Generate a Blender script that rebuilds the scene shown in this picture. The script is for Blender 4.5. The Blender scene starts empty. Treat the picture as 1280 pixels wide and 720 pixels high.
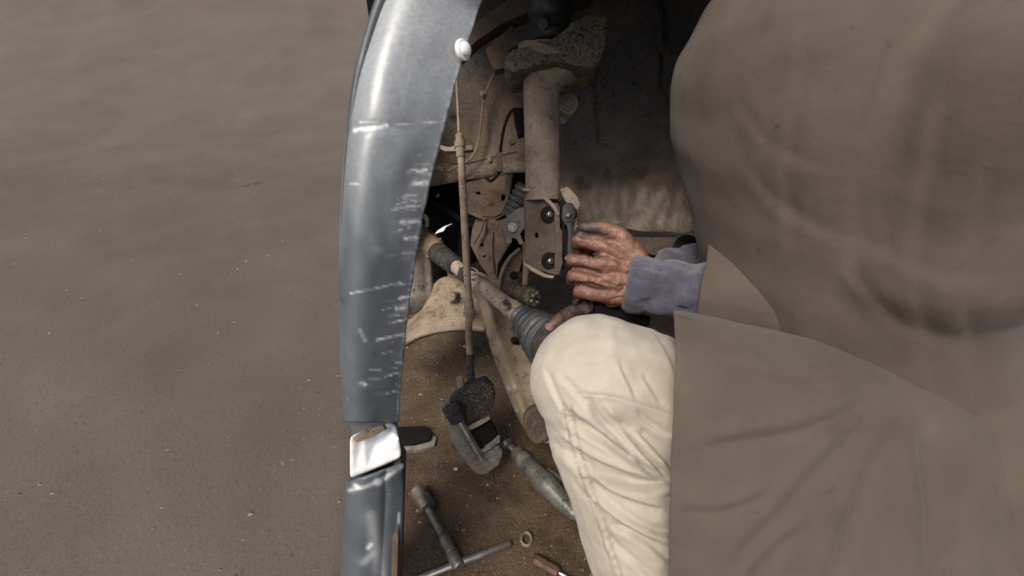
import bpy, bmesh, math, random
import numpy as np
from mathutils import Vector, Matrix, noise
from mathutils.geometry import tessellate_polygon
random.seed(7); np.random.seed(7)
SC = bpy.context.scene
COL = SC.collection
R = math.radians

# ---------------------------------------------------------------- camera
CAM = Vector((0, 0, 0.74)); PITCH = R(30.0); FPX = 554.0
FW = Vector((0, math.cos(PITCH), -math.sin(PITCH))); UP = Vector((0, math.sin(PITCH), math.cos(PITCH))); RT = Vector((1, 0, 0))
cd = bpy.data.cameras.new("camera"); cam = bpy.data.objects.new("camera", cd); COL.objects.link(cam)
cam.location = CAM; cam.rotation_euler = (R(90) - PITCH, 0, 0)
cd.sensor_width = 36; cd.lens = FPX / 1280 * 36; cd.clip_start = 0.02; cd.clip_end = 400
cd.dof.use_dof = True; cd.dof.focus_distance = 0.70; cd.dof.aperture_fstop = 4.5
SC.camera = cam

# ---------------------------------------------------------------- light
SUN_EL, SUN_AZ = R(51), R(209)       # azimuth clockwise from +Y
w = bpy.data.worlds.new("World"); SC.world = w; w.use_nodes = True
nt = w.node_tree; nt.nodes.clear()
sky = nt.nodes.new("ShaderNodeTexSky"); sky.sky_type = 'NISHITA'; sky.sun_disc = False
sky.sun_elevation = SUN_EL; sky.sun_rotation = SUN_AZ; sky.air_density = 1.0; sky.dust_density = 4.0; sky.ozone_density = 0.6
bg = nt.nodes.new("ShaderNodeBackground"); bg.inputs[1].default_value = 0.12
wo = nt.nodes.new("ShaderNodeOutputWorld")
nt.links.new(sky.outputs[0], bg.inputs[0]); nt.links.new(bg.outputs[0], wo.inputs[0])
sd = bpy.data.lights.new("sun", 'SUN'); sd.energy = 2.5; sd.angle = R(24); sd.color = (1.0, 0.95, 0.87)
sun = bpy.data.objects.new("sun", sd); COL.objects.link(sun)
sdir = Vector((math.sin(SUN_AZ) * math.cos(SUN_EL), math.cos(SUN_AZ) * math.cos(SUN_EL), math.sin(SUN_EL)))
sun.rotation_euler = sdir.to_track_quat('Z', 'Y').to_euler(); sun.location = (0, -3, 5)
SC.view_settings.view_transform = 'Standard'; SC.view_settings.look = 'None'
SC.view_settings.exposure = 0.45; SC.view_settings.gamma = 1.0

# ---------------------------------------------------------------- helpers
def P(px, py, d):
    px, py, d = float(px), float(py), float(d)
    return CAM + d * (FW + ((px - 640) / FPX) * RT + ((360 - py) / FPX) * UP)
def G(px, py, z=0.0):
    u = (360 - py) / FPX
    return P(px, py, (CAM.z - z) / (math.sin(PITCH) - u * math.cos(PITCH)))
def proj(v):
    q = v - np.array(CAM)
    d = q @ np.array(FW)
    return 640 + FPX * (q @ np.array(RT)) / d, 360 - FPX * (q @ np.array(UP)) / d, d

def empty(name, loc, label=None, cat=None, group=None):
    o = bpy.data.objects.new(name, None); COL.objects.link(o); o.location = loc
    o.empty_display_size = 0.05
    if label: o["label"] = label
    if cat: o["category"] = cat
    if group: o["group"] = group
    return o
def root_of(o):
    v = Vector((0, 0, 0))
    while o is not None:
        v = v + o.location; o = o.parent
    return v
def finish(name, me, mat, parent=None, sharp=35, smooth=True):
    o = bpy.data.objects.new(name, me); COL.objects.link(o)
    if parent is not None:
        off = root_of(parent)
        me.transform(Matrix.Translation(-off)); o.parent = parent
    if mat: me.materials.append(mat)
    if smooth:
        me.polygons.foreach_set("use_smooth", [True] * len(me.polygons))
        if sharp: me.set_sharp_from_angle(angle=R(sharp))
    me.update()
    return o
def from_bm(name, bm, mat, parent=None, sharp=35):
    bmesh.ops.recalc_face_normals(bm, faces=bm.faces)
    me = bpy.data.meshes.new(name); bm.to_mesh(me); bm.free()
    return finish(name, me, mat, parent, sharp)
def bevel(bm, wd, seg=2, ang=25):
    es = [e for e in bm.edges if len(e.link_faces) == 2 and e.calc_face_angle(0) > R(ang)]
    if wd > 0 and es: bmesh.ops.bevel(bm, geom=es, offset=wd, segments=seg, profile=0.6, affect='EDGES', clamp_overlap=True)

def add_plate(bm, poly, depth, thick, bev=0.0012, ext=None, holes=(), curve=None):
    """an outline with its own distance and real thickness; depth: number, list or function of (px, py)"""
    def dd(i, p):
        if callable(depth): return depth(p[0], p[1])
        if isinstance(depth, (list, tuple)): return depth[i]
        return depth
    e = (ext or FW).normalized() * thick
    b2 = bmesh.new()
    loops = [[P(p[0], p[1], dd(i, p)) for i, p in enumerate(poly)]]
    for h in holes: loops.append([P(p[0], p[1], dd(0, p)) for p in h])
    if holes:
        flat = [v for l in loops for v in l]
        fr = [b2.verts.new(v) for v in flat]; bk = [b2.verts.new(v + e) for v in flat]
        for t in tessellate_polygon([[Vector(((p[0]), p[1], 0)) for p in l] for l in [poly] + list(holes)]):
            try:
                b2.faces.new([fr[i] for i in t]); b2.faces.new([bk[i] for i in reversed(t)])
            except ValueError: pass
        k = 0
        for l in loops:
            n = len(l)
            for i in range(n):
                a, c = k + i, k + (i + 1) % n
                b2.faces.new((fr[a], fr[c], bk[c], bk[a]))
            k += n
        bmesh.ops.recalc_face_normals(b2, faces=b2.faces)
    else:
        l = loops[0]; n = len(l)
        fr = [b2.verts.new(v) for v in l]; bk = [b2.verts.new(v + e) for v in l]
        b2.faces.new(fr); b2.faces.new(list(reversed(bk)))
        for i in range(n): b2.faces.new((fr[i], fr[(i + 1) % n], bk[(i + 1) % n], bk[i]))
        bmesh.ops.recalc_face_normals(b2, faces=b2.faces)
        bevel(b2, bev)
    merge(bm, b2)
def merge(bm, b2):
    me = bpy.data.meshes.new("tmp"); b2.to_mesh(me); b2.free(); bm.from_mesh(me); bpy.data.meshes.remove(me)
def plate(name, mat, parent, poly, depth, thick, bev=0.0012, ext=None, holes=()):
    bm = bmesh.new(); add_plate(bm, poly, depth, thick, bev, ext, holes); return from_bm(name, bm, mat, parent)

def spline(pts, n):
    pts = [np.array(p, float) for p in pts]
    if len(pts) == 2: return [pts[0] + (pts[1] - pts[0]) * t for t in np.linspace(0, 1, n)]
    q = [2 * pts[0] - pts[1]] + pts + [2 * pts[-1] - pts[-2]]
    out = []
    m = len(pts) - 1
    for t in np.linspace(0, m - 1e-6, n):
        i = int(t); f = t - i; a, b, c, d = q[i:i + 4]
        out.append(0.5 * (2 * b + (c - a) * f + (2 * a - 5 * b + 4 * c - d) * f * f + (3 * b - a - 3 * c + d) * f ** 3))
    return out
def add_tube(bm, pts, rad, n=14, samples=24, wob=0.0, caps=True, flat=1.0):
    """pts world points; rad number or list along them"""
    if not isinstance(rad, (list, tuple)): rad = [rad] * len(pts)
    S = spline([tuple(p) + (r,) for p, r in zip(pts, rad)], samples)
    C = [Vector(s[:3]) for s in S]; rr = [max(1e-5, s[3]) for s in S]
    nrm = None; rings = []
    for i in range(len(C)):
        t = (C[min(i + 1, len(C) - 1)] - C[max(i - 1, 0)]).normalized()
        if nrm is None:
            nrm = t.cross(Vector((0.3, 0.2, 1))).normalized()
        nrm = (nrm - t * nrm.dot(t)).normalized(); bi = t.cross(nrm)
        ring = []
        for k in range(n):
            a = 2 * math.pi * k / n
            off = (nrm * math.cos(a) + bi * math.sin(a) * flat)
            r = rr[i]
            if wob: r *= 1 + wob * noise.noise((C[i] + off * r) * 60)
            ring.append(bm.verts.new(C[i] + off * r))
        rings.append(ring)
    for a, b in zip(rings[:-1], rings[1:]):
        for k in range(n): bm.faces.new((a[k], a[(k + 1) % n], b[(k + 1) % n], b[k]))
    if caps:
        bm.faces.new(list(reversed(rings[0]))); bm.faces.new(rings[-1])
def tube(name, mat, parent, pts, rad, **kw):
    bm = bmesh.new(); add_tube(bm, pts, rad, **kw); return from_bm(name, bm, mat, parent, 50)
def add_lathe(bm, p0, p1, prof, n=24, phase=0.0):
    """prof: list of (distance along p0->p1 as a fraction, radius)"""
    ax = (p1 - p0); t = ax.normalized(); a0 = t.cross(Vector((0.31, 0.17, 0.9))).normalized(); b0 = t.cross(a0)
    rings = []
    for f, r in prof:
        rings.append([bm.verts.new(p0 + ax * f + (a0 * math.cos(2 * math.pi * k / n + phase) + b0 * math.sin(2 * math.pi * k / n + phase)) * max(r, 1e-5)) for k in range(n)])
    for a, b in zip(rings[:-1], rings[1:]):
        for k in range(n): bm.faces.new((a[k], a[(k + 1) % n], b[(k + 1) % n], b[k]))
    bm.faces.new(list(reversed(rings[0]))); bm.faces.new(rings[-1])
def lathe(name, mat, parent, p0, p1, prof, n=24, sharp=35):
    bm = bmesh.new(); add_lathe(bm, p0, p1, prof, n); return from_bm(name, bm, mat, parent, sharp)
def bolt(name, mat, parent, c, axis, r, h, washer=1.5):
    axis = axis.normalized()
    o = bmesh.new()
    add_lathe(o, c, c + axis * h * 0.3, [(0, r * washer), (0.8, r * washer), (1, r * washer * 0.93)], 20)
    b2 = bmesh.new(); add_lathe(b2, c + axis * h * 0.28, c + axis * h, [(0, r), (0.85, r), (1, r * 0.86)], 6); merge(o, b2)
    b3 = bmesh.new(); add_lathe(b3, c + axis * h * 0.9, c + axis * h * 1.35, [(0, r * 0.55), (0.8, r * 0.55), (1, r * 0.42)], 12); merge(o, b3)
    return from_bm(name, o, mat, parent)
def add_capsule(bm, p0, p1, r0, r1, n=16):
    p0 = Vector(p0); p1 = Vector(p1); L = max((p1 - p0).length, 1e-4); prof = []
    for k in range(6):
        a = R(90 * k / 5.0); prof.append((-r0 * math.cos(a) / L, r0 * math.sin(a) + 1e-5))
    for k in range(6):
        a = R(90 * k / 5.0); prof.append((1 + r1 * math.sin(a) / L, r1 * math.cos(a) + 1e-5))
    b2 = bmesh.new(); add_lathe(b2, p0, p1, prof, n)
    bmesh.ops.recalc_face_normals(b2, faces=b2.faces); merge(bm, b2)
def melt(bm, voxel, smooth=4, factor=0.5):
    """union everything in bm into one smooth skin"""
    me = bpy.data.meshes.new("tmp"); bm.to_mesh(me); bm.free()
    o = bpy.data.objects.new("tmp", me); COL.objects.link(o)
    m = o.modifiers.new("r", 'REMESH'); m.mode = 'VOXEL'; m.voxel_size = voxel
    s = o.modifiers.new("s", 'SMOOTH'); s.factor = factor; s.iterations = smooth
    bpy.context.view_layer.update()
    dg = bpy.context.evaluated_depsgraph_get()
    out = bpy.data.meshes.new_from_object(o.evaluated_get(dg))
    bpy.data.objects.remove(o); bpy.data.meshes.remove(me)
    return out
def co_of(me):
    a = np.empty(len(me.vertices) * 3); me.vertices.foreach_get("co", a); return a.reshape(-1, 3)
def no_of(me):
    a = np.empty(len(me.vertices) * 3); me.vertices.foreach_get("normal", a); return a.reshape(-1, 3)
def set_co(me, a):
    me.vertices.foreach_set("co", a.ravel()); me.update()
def seg_dist(X, Y, poly, n=30, side=None):
    pts = np.array(spline(poly, max(n, 2)))
    best = np.full(X.shape, 1e9); tt = np.zeros(X.shape)
    for i in range(len(pts) - 1):
        a, b = pts[i], pts[i + 1]; ab = b - a; L2 = max(ab @ ab, 1e-9)
        t = np.clip(((X - a[0]) * ab[0] + (Y - a[1]) * ab[1]) / L2, 0, 1)
        d = np.hypot(X - a[0] - t * ab[0], Y - a[1] - t * ab[1])
        m = d < best; best[m] = d[m]; tt[m] = (i + t[m]) / (len(pts) - 1)
        if side is not None: side[m] = np.sign(ab[0] * (Y - a[1]) - ab[1] * (X - a[0]))[m]
    return best, tt
def vnoise(co, scale, octaves=3):
    return np.array([noise.fractal(Vector(c) * scale, 1.0, 2.0, octaves) for c in co])
def folds(me, lines, extra=None, gain=1.0, lap=False):
    """press creases (px polyline, width px, height m) into a cloth or skin"""
    co = co_of(me); nn = no_of(me); X, Y, D = proj(co); h = np.zeros(len(co))
    for poly, wd, amp in lines:
        sg = np.zeros(X.shape); d, t = seg_dist(X, Y, poly, 30, sg); ds = d * sg
        prof = np.exp(-(d / wd) ** 2)
        if wd > 3 and lap: prof = np.exp(-(np.where(ds > 0, d / (wd * .55), d / (wd * 1.3))) ** 2) - .45 * np.exp(-((ds - wd * 1.35) / (wd * 1.0)) ** 2)
        h += gain * amp * prof * np.clip(np.minimum(t, 1 - t) * 6 + 0.25, 0, 1)
    if extra is not None: h += extra(co, X, Y)
    set_co(me, co + nn * h[:, None])
def attr(me, name, vals):
    a = me.attributes.new(name, 'FLOAT', 'POINT'); a.data.foreach_set("value", np.asarray(vals, dtype=np.float32))

# ---------------------------------------------------------------- materials
MATS = {}
def M(name, cols, scale=20, rough=(0.7, 0.9), metal=0.0, bump=(150, 0.4, 0.002), specks=None, coat=0.0, stretch=(1, 1, 1), sss=0, spec=0.5, detail=6, attrs=(), bump2=None, sheen=0):
    """cols: list of (ramp position, colour); specks: list of (colour, scale, low, high); attrs: list of (attribute, colour)"""
    m = bpy.data.materials.new(name); m.use_nodes = True; t = m.node_tree; N = t.nodes; L = t.links
    b = N["Principled BSDF"]
    tc = N.new("ShaderNodeTexCoord"); mp = N.new("ShaderNodeMapping"); mp.inputs['Scale'].default_value = stretch
    L.new(tc.outputs['Object'], mp.inputs[0])
    def nz(s, det=6, ro=0.6, dist=0.0):
        n = N.new("ShaderNodeTexNoise"); n.inputs['Scale'].default_value = s; n.inputs['Detail'].default_value = det
        n.inputs['Roughness'].default_value = ro; n.inputs['Distortion'].default_value = dist; L.new(mp.outputs[0], n.inputs['Vector']); return n
    n1 = nz(scale, detail, 0.62, 0.3)
    rp = N.new("ShaderNodeValToRGB"); L.new(n1.outputs[0], rp.inputs[0])
    e = rp.color_ramp.elements
    while len(e) < len(cols): e.new(0.5)
    for k, (p, c) in enumerate(cols): e[k].position = p; e[k].color = tuple(c) + (1,)
    col = rp.outputs[0]
    for c, s, lo, hi in specks or ():
        ns = nz(s, 3, 0.6); mr = N.new("ShaderNodeMapRange"); mr.inputs[1].default_value = lo; mr.inputs[2].default_value = hi
        L.new(ns.outputs[0], mr.inputs[0]); mx = N.new("ShaderNodeMix"); mx.data_type = 'RGBA'
        L.new(mr.outputs[0], mx.inputs[0]); L.new(col, mx.inputs[6]); mx.inputs[7].default_value = tuple(c) + (1,); col = mx.outputs[2]
    for an, c in attrs:
        at = N.new("ShaderNodeAttribute"); at.attribute_name = an; mx = N.new("ShaderNodeMix"); mx.data_type = 'RGBA'
        nsx = nz(260, 3, 0.6); ad = N.new("ShaderNodeMath"); ad.operation = 'MULTIPLY_ADD'; ad.inputs[1].default_value = 1.1; ad.inputs[2].default_value = -0.55
        L.new(nsx.outputs[0], ad.inputs[0]); mu = N.new("ShaderNodeMath"); mu.operation = 'MULTIPLY_ADD'; mu.use_clamp = True
        pk = N.new("ShaderNodeMath"); pk.operation = 'MULTIPLY'; pk.inputs[1].default_value = 1.0
        L.new(at.outputs['Fac'], pk.inputs[0])
        L.new(ad.outputs[0], mu.inputs[0]); L.new(pk.outputs[0], mu.inputs[1]); L.new(pk.outputs[0], mu.inputs[2])
        L.new(mu.outputs[0], mx.inputs[0]); L.new(col, mx.inputs[6]); mx.inputs[7].default_value = tuple(c) + (1,); col = mx.outputs[2]
    L.new(col, b.inputs['Base Color'])
    nr = nz(scale * 2.3, 4); mr = N.new("ShaderNodeMapRange"); mr.inputs[1].default_value = 0.3; mr.inputs[2].default_value = 0.7
    mr.inputs[3].default_value = rough[0]; mr.inputs[4].default_value = rough[1]; L.new(nr.outputs[0], mr.inputs[0]); L.new(mr.outputs[0], b.inputs['Roughness'])
    b.inputs['Metallic'].default_value = metal; b.inputs['Specular IOR Level'].default_value = spec
    b.inputs['Coat Weight'].default_value = coat; b.inputs['Coat Roughness'].default_value = 0.34
    if sss: b.inputs['Subsurface Weight'].default_value = sss; b.inputs['Subsurface Radius'].default_value = (0.006, 0.002, 0.001); b.inputs['Subsurface Scale'].default_value = 1.0
    if sheen: b.inputs['Sheen Weight'].default_value = sheen; b.inputs['Sheen Roughness'].default_value = 0.5
    prev = None
    for bb in (bump, bump2):
        if bb:
            nb = nz(bb[0], 5, 0.65); bu = N.new("ShaderNodeBump"); bu.inputs['Strength'].default_value = bb[1]; bu.inputs['Distance'].default_value = bb[2]
            L.new(nb.outputs[0], bu.inputs['Height'])
            if prev is not None: L.new(prev.outputs[0], bu.inputs['Normal'])
            prev = bu
    if prev is not None: L.new(prev.outputs[0], b.inputs['Normal'])
    MATS[name] = m
    return m

DUST = M("dusty_steel", [(0.25, (.060, .043, .030)), (0.46, (.180, .139, .101)), (0.75, (.290, .235, .175))], 16, specks=[((.060, .042, .028), 40, .58, .74), ((.045, .033, .024), 320, .60, .70), ((.40, .33, .26), 420, .65, .73)], bump=(330, .9, .0018), bump2=(50, .6, .004))
DUST2 = M("pale_dusty_tube", [(0.3, (.095, .065, .042)), (0.52, (.235, .178, .122)), (0.75, (.33, .26, .185))], 24, specks=[((.055, .036, .024), 55, .60, .72), ((.030, .021, .015), 260, .59, .68), ((.46, .37, .28), 420, .66, .73)], bump=(330, .9, .0016))
RUST = M("rusty_brown_steel", [(0.25, (.022, .014, .009)), (0.5, (.066, .044, .029)), (0.75, (.125, .090, .062))], 18, specks=[((.15, .075, .035), 38, .62, .78), ((.014, .010, .008), 130, .60, .70), ((.24, .19, .14), 420, .67, .74)], bump=(260, .7, .0018), bump2=(40, .4, .003))
WELL = M("grimy_shaded_well", [(0.28, (.040, .041, .046)), (0.5, (.090, .085, .082)), (0.75, (.15, .132, .112))], 9, specks=[((.16, .125, .09), 150, .60, .70), ((.26, .205, .15), 420, .63, .70), ((.012, .011, .011), 90, .60, .72)], bump=(150, 1.0, .006), bump2=(30, .8, .012), attrs=[("mud_shade", (.19, .135, .09)), ("pale", (.40, .345, .265))])
WELLB = M("mud_streaked_liner", [(0.3, (.06, .045, .032)), (0.55, (.13, .105, .075)), (0.8, (.20, .17, .13))], 14, specks=[((.30, .27, .22), 40, .62, .75), ((.03, .022, .016), 130, .62, .72)], bump=(120, .6, .003), stretch=(2.2, 2.2, .5))
BLACK = M("black_grime_shade", [(0.3, (.004, .004, .004)), (0.7, (.011, .010, .009))], 30, rough=(.8, .95), spec=.15, bump=(200, .4, .002))
RUBBER = M("black_rubber", [(0.3, (.014, .015, .016)), (0.55, (.034, .036, .038)), (0.74, (.12, .112, .10))], 40, rough=(.42, .68), bump=(300, .5, .001))
OXIDE = M("red_oxide_steel", [(0.3, (.032, .019, .012)), (0.5, (.078, .050, .031)), (0.72, (.145, .100, .064))], 11, specks=[((.012, .009, .007), 28, .58, .72), ((.16, .085, .042), 40, .64, .78), ((.02, .014, .01), 240, .60, .68)], bump=(260, .8, .002), bump2=(40, .5, .004))
ALLOY = M("dusty_alloy", [(0.3, (.06, .05, .04)), (0.52, (.155, .135, .108)), (0.75, (.25, .22, .18))], 18, rough=(.6, .85), specks=[((.025, .019, .014), 40, .58, .72), ((.025, .019, .014), 220, .6, .68)], bump=(300, .8, .002), bump2=(60, .5, .003))
CLAMPM = M("dark_clamp_steel", [(0.3, (.026, .018, .012)), (0.5, (.058, .042, .029)), (0.75, (.105, .079, .055))], 20, specks=[((.14, .11, .08), 60, .62, .76), ((.22, .175, .13), 400, .65, .72)], bump=(260, .7, .0018), bump2=(40, .4, .003))
SEATM = M("speckled_grimy_steel", [(0.3, (.03, .022, .016)), (0.5, (.10, .075, .052)), (0.75, (.17, .13, .09))], 14, specks=[((.018, .017, .018), 230, .50, .62), ((.30, .25, .19), 380, .64, .71)], bump=(300, 1.0, .002), bump2=(60, .6, .004))
GREASE = M("gritty_black_grease", [(0.3, (.010, .009, .008)), (0.6, (.035, .03, .026)), (.8, (.07, .06, .05))], 60, rough=(.45, .8), specks=[((.36, .32, .27), 520, .63, .68)], bump=(420, 1.0, .003))
CAST = M("grey_cast_iron", [(0.3, (.07, .062, .052)), (0.55, (.17, .155, .13)), (0.78, (.27, .245, .205))], 35, rough=(.55, .8), metal=0.25, specks=[((.03, .026, .022), 140, .62, .72)], bump=(330, .5, .001))
STEEL = M("worn_bright_steel", [(0.3, (.20, .185, .16)), (0.6, (.38, .36, .32)), (0.8, (.55, .52, .48))], 60, rough=(.28, .5), metal=0.85, specks=[((.07, .055, .04), 130, .60, .70)], bump=(300, .2, .0006))
TOOL = M("oiled_dark_steel", [(0.3, (.10, .082, .062)), (0.55, (.21, .18, .14)), (0.8, (.34, .30, .24))], 45, rough=(.35, .6), metal=0.7, specks=[((.05, .035, .022), 110, .58, .68)], bump=(300, .3, .0008))
BLKTOOL = M("black_oiled_tool", [(0.3, (.006, .006, .007)), (0.7, (.018, .018, .018))], 60, rough=(.5, .7), spec=.3, bump=(260, .2, .0006))
PAINT = M("scuffed_blue_grey_paint", [(0.3, (.066, .079, .092)), (0.55, (.086, .101, .114)), (0.8, (.122, .136, .147))], 10, rough=(.40, .6), metal=0.1, coat=0.4, specks=[((.22, .235, .245), 90, .66, .8), ((.045, .05, .056), 34, .62, .8)], bump=(60, .05, .0008), stretch=(.8, .8, 1.3), attrs=[("sky_sheen", (.33, .34, .343)), ("scuff", (.70, .71, .71)), ("dirt", (.035, .032, .03))])
DARKGREY = M("dark_grey", [(0.3, (.025, .032, .036)), (0.7, (.055, .065, .07))], 20, rough=(.4, .6), bump=(120, .2, .001))
WHITEP = M("scuffed_silver_white", [(0.3, (.58, .59, .59)), (0.55, (.74, .74, .74)), (0.8, (.82, .82, .81))], 26, rough=(.35, .6), specks=[((.26, .23, .19), 70, .64, .78)], bump=(150, .3, .001))
TAN = M("tan_arm_paint", [(0.28, (.075, .05, .03)), (0.5, (.20, .145, .092)), (0.74, (.30, .24, .17))], 13, rough=(.6, .85), specks=[((.33, .35, .34), 26, .66, .72), ((.055, .036, .022), 60, .60, .72), ((.05, .034, .022), 260, .62, .70)], bump=(260, .6, .0015))
KHAKI = M("cream_khaki_cotton", [(0.3, (.340, .300, .242)), (0.55, (.405, .363, .298)), (0.8, (.455, .413, .345))], 14, rough=(.85, .95), bump=(900, .8, .0009), bump2=(90, .45, .002), sheen=.1, attrs=[("soil", (.15, .108, .068))], spec=.2, specks=[((.31, .27, .21), 9, .60, .74)])
PURPLE = M("grey_purple_fleece", [(0.3, (.042, .038, .058)), (0.55, (.066, .060, .087)), (0.8, (.112, .103, .138))], 60, rough=(.9, .98), bump=(700, 1.0, .0016), bump2=(120, .6, .002), sheen=.25, spec=.15)
COATM = M("brown_canvas_coat", [(0.3, (.068, .054, .041)), (0.55, (.084, .067, .052)), (0.8, (.102, .083, .065))], 9, rough=(.88, .97), bump=(900, .6, .0009), bump2=(70, .35, .003), sheen=.08, spec=.15, specks=[((.055, .044, .033), 6, .60, .74), ((.05, .042, .034), 40, .66, .76)])
SKIN = M("brown_skin", [(0.25, (.085, .038, .025)), (0.5, (.18, .090, .060)), (0.75, (.32, .18, .125))], 46, rough=(.32, .5), bump=(420, .9, .0011), bump2=(130, .7, .002), sss=.05, attrs=[("grime", (.026, .019, .016)), ("red", (.125, .042, .027))], spec=.5)
NAIL = M("grimy_nail", [(0.3, (.15, .085, .062)), (0.7, (.27, .17, .13))], 120, rough=(.3, .4), bump=None)
HAIR = M("black_hair", [(0.3, (.008, .007, .006)), (0.7, (.02, .017, .014))], 80, rough=(.5, .7), bump=(300, 1, .004))
LEATHER = M("worn_brown_leather", [(0.3, (.03, .02, .014)), (0.7, (.07, .048, .032))], 30, rough=(.5, .7))
SOIL = M("oily_brown_soil", [(0.25, (.040, .026, .015)), (0.5, (.108, .073, .043)), (0.72, (.172, .121, .075))], 8, rough=(.85, .98), specks=[((.030, .021, .013), 13, .60, .76), ((.26, .20, .14), 330, .63, .70), ((.014, .010, .007), 260, .60, .68)], bump=(160, 1.0, .008), bump2=(600, 1.0, .003), spec=.25)
PEB = M("mixed_grit", [(0.35, (.05, .036, .025)), (0.52, (.15, .112, .078)), (0.66, (.34, .275, .205))], 70, rough=(.8, .95), bump=None)
MUDW = M("grey_mud_render", [(0.3, (.15, .132, .112)), (0.6, (.17, .15, .128)), (0.8, (.19, .168, .145))], 2.5, bump=(30, .4, .008))
YARD = M("grey_packed_earth", [(0.3, (.082, .068, .055)), (0.55, (.097, .081, .067)), (0.8, (.112, .095, .080))], 2.2, rough=(.9, .98), specks=[((.15, .128, .105), 150, .64, .74), ((.055, .044, .035), 120, .62, .74)], bump=(120, .5, .004), spec=.2)
DAYWHITE = M("daylight_white", [(0.3, (.74, .74, .71)), (0.7, (.82, .82, .80))], 4, bump=(40, .2, .003))
RED = M("dull_brown_plastic", [(0.3, (.045, .022, .014)), (0.7, (.10, .05, .033))], 60, rough=(.35, .6), specks=[((.22, .18, .14), 200, .62, .7)], bump=(200, .2, .0008))
DUSTCAR = M("dust_coated_paint", [(0.3, (.085, .072, .058)), (0.6, (.115, .098, .078)), (0.8, (.14, .12, .098))], 5, rough=(.65, .85), bump=(120, .2, .001))

# ---------------------------------------------------------------- setting
def build_ground():
    xs = np.concatenate([[-120, -30, -8, -3], np.linspace(-1.4, 1.4, 190), [3, 8, 30, 120]])
    ys = np.concatenate([[-60, -10, -2], np.linspace(-0.4, 2.4, 190), [4, 8, 30, 160]])
    vs = []
    for y in ys:
        for x in xs:
            near = abs(x) < 1.5 and -0.5 < y < 2.5
            z = 0.006 * noise.fractal(Vector((x * 9, y * 9, 0)), 1, 2, 4) + 0.004 * noise.fractal(Vector((x * 40, y * 40, 3)), 1, 2, 2) if near else 0
            vs.append((x, y, z))
    n = len(xs); fs = [(j * n + i, j * n + i + 1, (j + 1) * n + i + 1, (j + 1) * n + i) for j in range(len(ys) - 1) for i in range(n - 1)]
    me = bpy.data.meshes.new("ground"); me.from_pydata(vs, [], fs)
    g = finish("ground", me, SOIL, None, None); g["kind"] = "structure"; g["label"] = "brown oily dirt ground under and around the car"
    # grit: thousands of crumbs pressed into the dirt, one object
    V, F = [], []
    tet = np.array([(1, 0, .1), (-.4, .9, 0), (-.5, -.8, .1), (.1, .05, .9), (.5, .6, .45), (-.6, .1, .5)])
    tf = [(0, 4, 3), (4, 1, 3), (1, 5, 3), (5, 2, 3), (2, 0, 3), (0, 1, 4), (1, 2, 5)]
    for k in range(26000):
        x = random.uniform(-.62, .5); y = random.uniform(.30, 1.45)
        s = 0.0006 + 0.0016 * random.random() ** 4 + (0.004 * random.random() if random.random() < .012 else 0)
        if y > .9: s *= 1.3
        z = 0.006 * noise.fractal(Vector((x * 9, y * 9, 0)), 1, 2, 4) + 0.004 * noise.fractal(Vector((x * 40, y * 40, 3)), 1, 2, 2)
        a = random.random() * 6.28; c, sn = math.cos(a) * s, math.sin(a) * s; st = len(V)
        for q in tet:
            q = q * np.random.uniform(.7, 1.3, 3); V.append((x + q[0] * c - q[1] * sn, y + q[0] * sn + q[1] * c, z - .1 * s + q[2] * s))
        F += [tuple(i + st for i in f) for f in tf]
    me = bpy.data.meshes.new("grit"); me.from_pydata(V, [], F); o = finish("grit", me, PEB, None, None, False)
    o["kind"] = "stuff"; o["label"] = "fine pale grit scattered over the brown dirt"
build_ground()
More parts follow.
